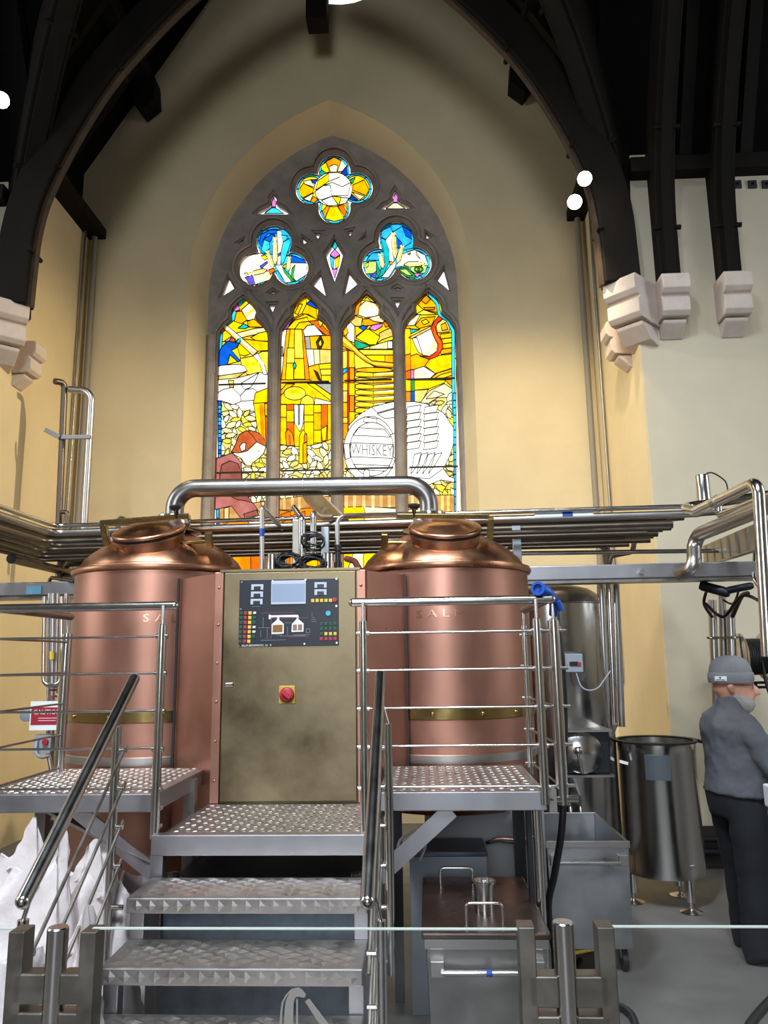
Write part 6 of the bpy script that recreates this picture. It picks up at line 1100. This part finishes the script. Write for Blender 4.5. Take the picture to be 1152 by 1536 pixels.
def fuse(o, vox, sm=6, disp=0, dscale=.1):
    r = o.modifiers.new('fuse', 'REMESH'); r.mode = 'VOXEL'; r.voxel_size = vox; r.use_smooth_shade = True
    s = o.modifiers.new('smooth', 'SMOOTH'); s.factor = .5; s.iterations = sm
    if disp:
        tx = bpy.data.textures.new('folds', 'CLOUDS'); tx.noise_scale = dscale; tx.noise_depth = 2
        d = o.modifiers.new('folds', 'DISPLACE'); d.texture = tx; d.strength = disp; d.mid_level = .5; d.texture_coords = 'LOCAL'
    return o
# body: one continuous figure (head, neck, trunk, arms, hands, legs)
HX_, HYaw = .045, math.radians(-32); HC = Vector((.05, 0, 1.585)); HR = Matrix.Rotation(HYaw, 3, 'Z')
def HD(p): return HC+HR @ (Vector(p)*1.15)
b = MB()
hp = [(-.125, .035, .04), (-.11, .062, .062), (-.07, .084, .074), (-.02, .096, .078), (.03, .1, .08), (.08, .094, .076), (.115, .07, .06), (.135, .03, .028)]
b.rings([[W3(HD((rx*math.cos(2*math.pi*k/20)*1.08+(.018 if z < -.05 else .0), ry*math.sin(2*math.pi*k/20), z))) for k in range(20)] for z, rx, ry in hp])
b.tube([W3(HD((.09, 0, .02))), W3(HD((.122, 0, -.015))), W3(HD((.128, 0, -.032))), W3(HD((.1, 0, -.045)))], [.012, .018, .02, .012], 10)      # nose
b.tube([W3(HD((.075, -.045, .03))), W3(HD((.096, 0, .035))), W3(HD((.075, .045, .03)))], [.014, .017, .014], 8)                               # brow
b.tube([W3(HD((.09, -.025, -.072))), W3(HD((.103, 0, -.07))), W3(HD((.09, .025, -.072)))], [.008, .011, .008], 8)                               # lips
for s in (-1, 1): b.tube([W3(HD((-.005, s*.078, .02))), W3(HD((-.018, s*.094, .005))), W3(HD((-.012, s*.09, -.03)))], [.014, .02, .012], 10)     # ears
b.tube([W3((-.01, 0, 1.40)), W3((.01, 0, 1.47)), W3((.03, 0, 1.55))], [.075, .06, .058], 16)
TOR = [(.86, .0, .15, .19), (.95, .0, .165, .20), (1.05, .035, .18, .195), (1.15, .04, .175, .19), (1.25, .02, .155, .195), (1.34, .0, .135, .2), (1.41, -.01, .1, .17), (1.46, -.01, .07, .09)]
b.rings([oval(cx, 0, z, rx*.93, ry*.93) for z, cx, rx, ry in TOR])
ARMR = [(-.01, -.165, 1.37), (.025, -.235, 1.26), (.08, -.255, 1.12), (.2, -.235, 1.06), (.34, -.16, 1.06)]; ARML = [(-.01, .165, 1.37), (.035, .235, 1.26), (.1, .27, 1.11), (.22, .22, 1.05), (.36, .14, 1.05)]
for A__ in (ARMR, ARML):
    b.tube([W3(p) for p in smoothline(A__, 4)], [.058]*4+[.052]*4+[.046]*4+[.04]*4+[.03], 14)
    h0 = Vector(A__[-1]); f = (Vector(A__[-1])-Vector(A__[-2])).normalized(); sd = f.cross(Vector((0, 0, 1))).normalized()
    b.tube([W3(h0-f*.02), W3(h0+f*.03), W3(h0+f*.09)], [(.03, .02), (.04, .02), (.038, .016)], 12)
    for k, (o, l) in enumerate(((-.03, .075), (-.01, .085), (.01, .08), (.03, .062))): b.tube([W3(h0+f*.07+sd*o), W3(h0+f*(.07+l*.5)+sd*o+Vector((0, 0, -.008))), W3(h0+f*(.07+l*.8)+sd*o+Vector((0, 0, -.035))), W3(h0+f*(.07+l*.75)+sd*o+Vector((0, 0, -.055)))], [.0095, .009, .0085, .006], 8)
    b.tube([W3(h0+f*.015+sd*.03*(1 if A__ is ARML else -1)*-1), W3(h0+f*.05+sd*.055*(1 if A__ is ARML else -1)*-1), W3(h0+f*.09+sd*.05*(1 if A__ is ARML else -1)*-1+Vector((0, 0, -.02)))], [.013, .011, .008], 8)
LEGR = [(.0, -.09, .92), (-.01, -.12, .7), (-.01, -.13, .48), (-.03, -.14, .25), (-.04, -.14, .09)]; LEGL = [(.0, .09, .92), (.03, .1, .7), (.06, .11, .48), (.07, .115, .25), (.07, .12, .09)]
for L_ in (LEGR, LEGL):
    b.tube([W3(p) for p in smoothline(L_, 4)], [.095]*2+[.09]*3+[.075]*3+[.062]*4+[.055]*3+[.042]*2, 16)
    q = Vector(L_[-1]); b.tube([W3((q.x-.05, q.y, .055)), W3((q.x+.05, q.y, .05)), W3((q.x+.15, q.y, .04))], [.045, .045, .035], 12)
fuse(b.build('body', SKIN, man, smooth=180), .011, 3)
# jacket
j = MB(); JT = [(.93, .0, .185, .225), (.97, .015, .19, .228), (1.05, .045, .205, .225), (1.15, .05, .2, .22), (1.25, .03, .182, .225), (1.34, .0, .16, .23), (1.41, -.01, .125, .2), (1.455, -.005, .09, .115), (1.5, .01, .076, .082), (1.53, .02, .074, .078)]
j.rings([oval(cx, 0, z, rx, ry, tilt=-.01 if z < 1 else 0) for z, cx, rx, ry in JT])
for A__ in (ARMR, ARML): j.tube([W3(p) for p in smoothline(A__, 4)], [.07, .074, .076]+[.074]*4+[.07]*4+[.062]*4+[.05]*2, 18)
fuse(j.build('jacket', JACK, man, smooth=180), .013, 5, .03, .11)
tr__ = MB(); tr__.rings([oval(0, 0, z, rx, ry) for z, rx, ry in ((.8, .15, .19), (.86, .165, .2), (.95, .168, .205), (1.0, .16, .2))])
for L_ in (LEGR, LEGL): tr__.tube([W3(p) for p in smoothline(L_, 4)]+[W3((L_[-1][0]+.01, L_[-1][1], .045))], [.118]*2+[.118]*3+[.11]*3+[.102]*4+[.098]*3+[.096]*2+[.096], 18)
fuse(tr__.build('trousers', TROU, man, smooth=180), .014, 4, .015, .12)
for L_ in (LEGR, LEGL):
    q = Vector(L_[-1]); s_ = MB().rings([[W3((q.x-.085+dx, q.y+ry*math.sin(a), z0+rz*math.cos(a))) for a in [2*math.pi*k/14 for k in range(14)]] for dx, ry, rz, z0 in ((0, .025, .03, .045), (.02, .045, .05, .052), (.09, .05, .052, .053), (.16, .048, .04, .041), (.22, .045, .03, .031), (.265, .02, .016, .02))])
    s_.build('shoe', SHOE, man, smooth=60)
# beanie with turned-up brim and label
def hring(z, rx, ry, cx=-.005, n=28): return [W3(HD((cx+rx*math.cos(2*math.pi*k/n), ry*math.sin(2*math.pi*k/n), z))) for k in range(n)]
hat = MB().rings([hring(.05, .112, .096), hring(.085, .115, .099), hring(.12, .107, .092), hring(.15, .088, .076), hring(.168, .058, .05), hring(.175, .02, .02)]).build('beanie', KNIT, man, smooth=70)
MB().rings([hring(.026, .11, .093), hring(.024, .117, .1), hring(.045, .122, .104), hring(.076, .122, .104), hring(.082, .115, .098)], cap=False).build('beanie_brim', KNIT, hat, smooth=70)
a0 = math.radians(-118)
lbm = MB(); ns = 5
for k in range(ns):
    a_ = a0+math.radians(-16+32*k/(ns-1)); x, y = -.005+.1245*math.cos(a_), .1065*math.sin(a_); lbm.v += [W3(HD((x, y, .036))), W3(HD((x, y, .062)))]
lbm.f = [(2*k, 2*k+2, 2*k+3, 2*k+1) for k in range(ns-1)]; lb = lbm.build('hat_label', LABELW, hat)
q = W3(HD((-.005+.126*math.cos(a0), .108*math.sin(a0), .054))); MB().ball(q, .006, 8).build('label_mark', BLACKP, lb); MB().bar(W3(HD((-.005+.1262*math.cos(a0-.2), .1082*math.sin(a0-.2), .042))), W3(HD((-.005+.1262*math.cos(a0+.2), .1082*math.sin(a0+.2), .042))), .002, .004).build('label_mark', BLACKP, lb)
bd = MB(); bd.rings([[W3(HD((.012+rx*math.cos(a), ry*math.sin(a), z))) for a in [math.radians(-105+210*k/15) for k in range(16)]]+[W3(HD((.012+rx*.6*math.cos(a), ry*.6*math.sin(a), z))) for a in [math.radians(105-210*k/15) for k in range(16)]] for z, rx, ry in ((-.04, .08, .079), (-.07, .094, .077), (-.1, .097, .068), (-.13, .08, .05), (-.15, .05, .03))]).build('beard', BEARD, man, smooth=70)
gl = MB()
for s in (-1, 1): gl.tube([W3(HD((.1, s*.035+.022*math.cos(a), .008+.016*math.sin(a)))) for a in [2*math.pi*k/14 for k in range(15)]], .002, 6); gl.tube([W3(HD((.098, s*.058, .012))), W3(HD((-.0, s*.09, .015)))], .002, 6)
gl.build('glasses', BLACKP, man)
for s in (-1, 1): MB().ball(W3(HD((.083, s*.035, .01))), .011, 10).build('eye', mat('eye_white', '#d8d4d0', .3), man, smooth=60)
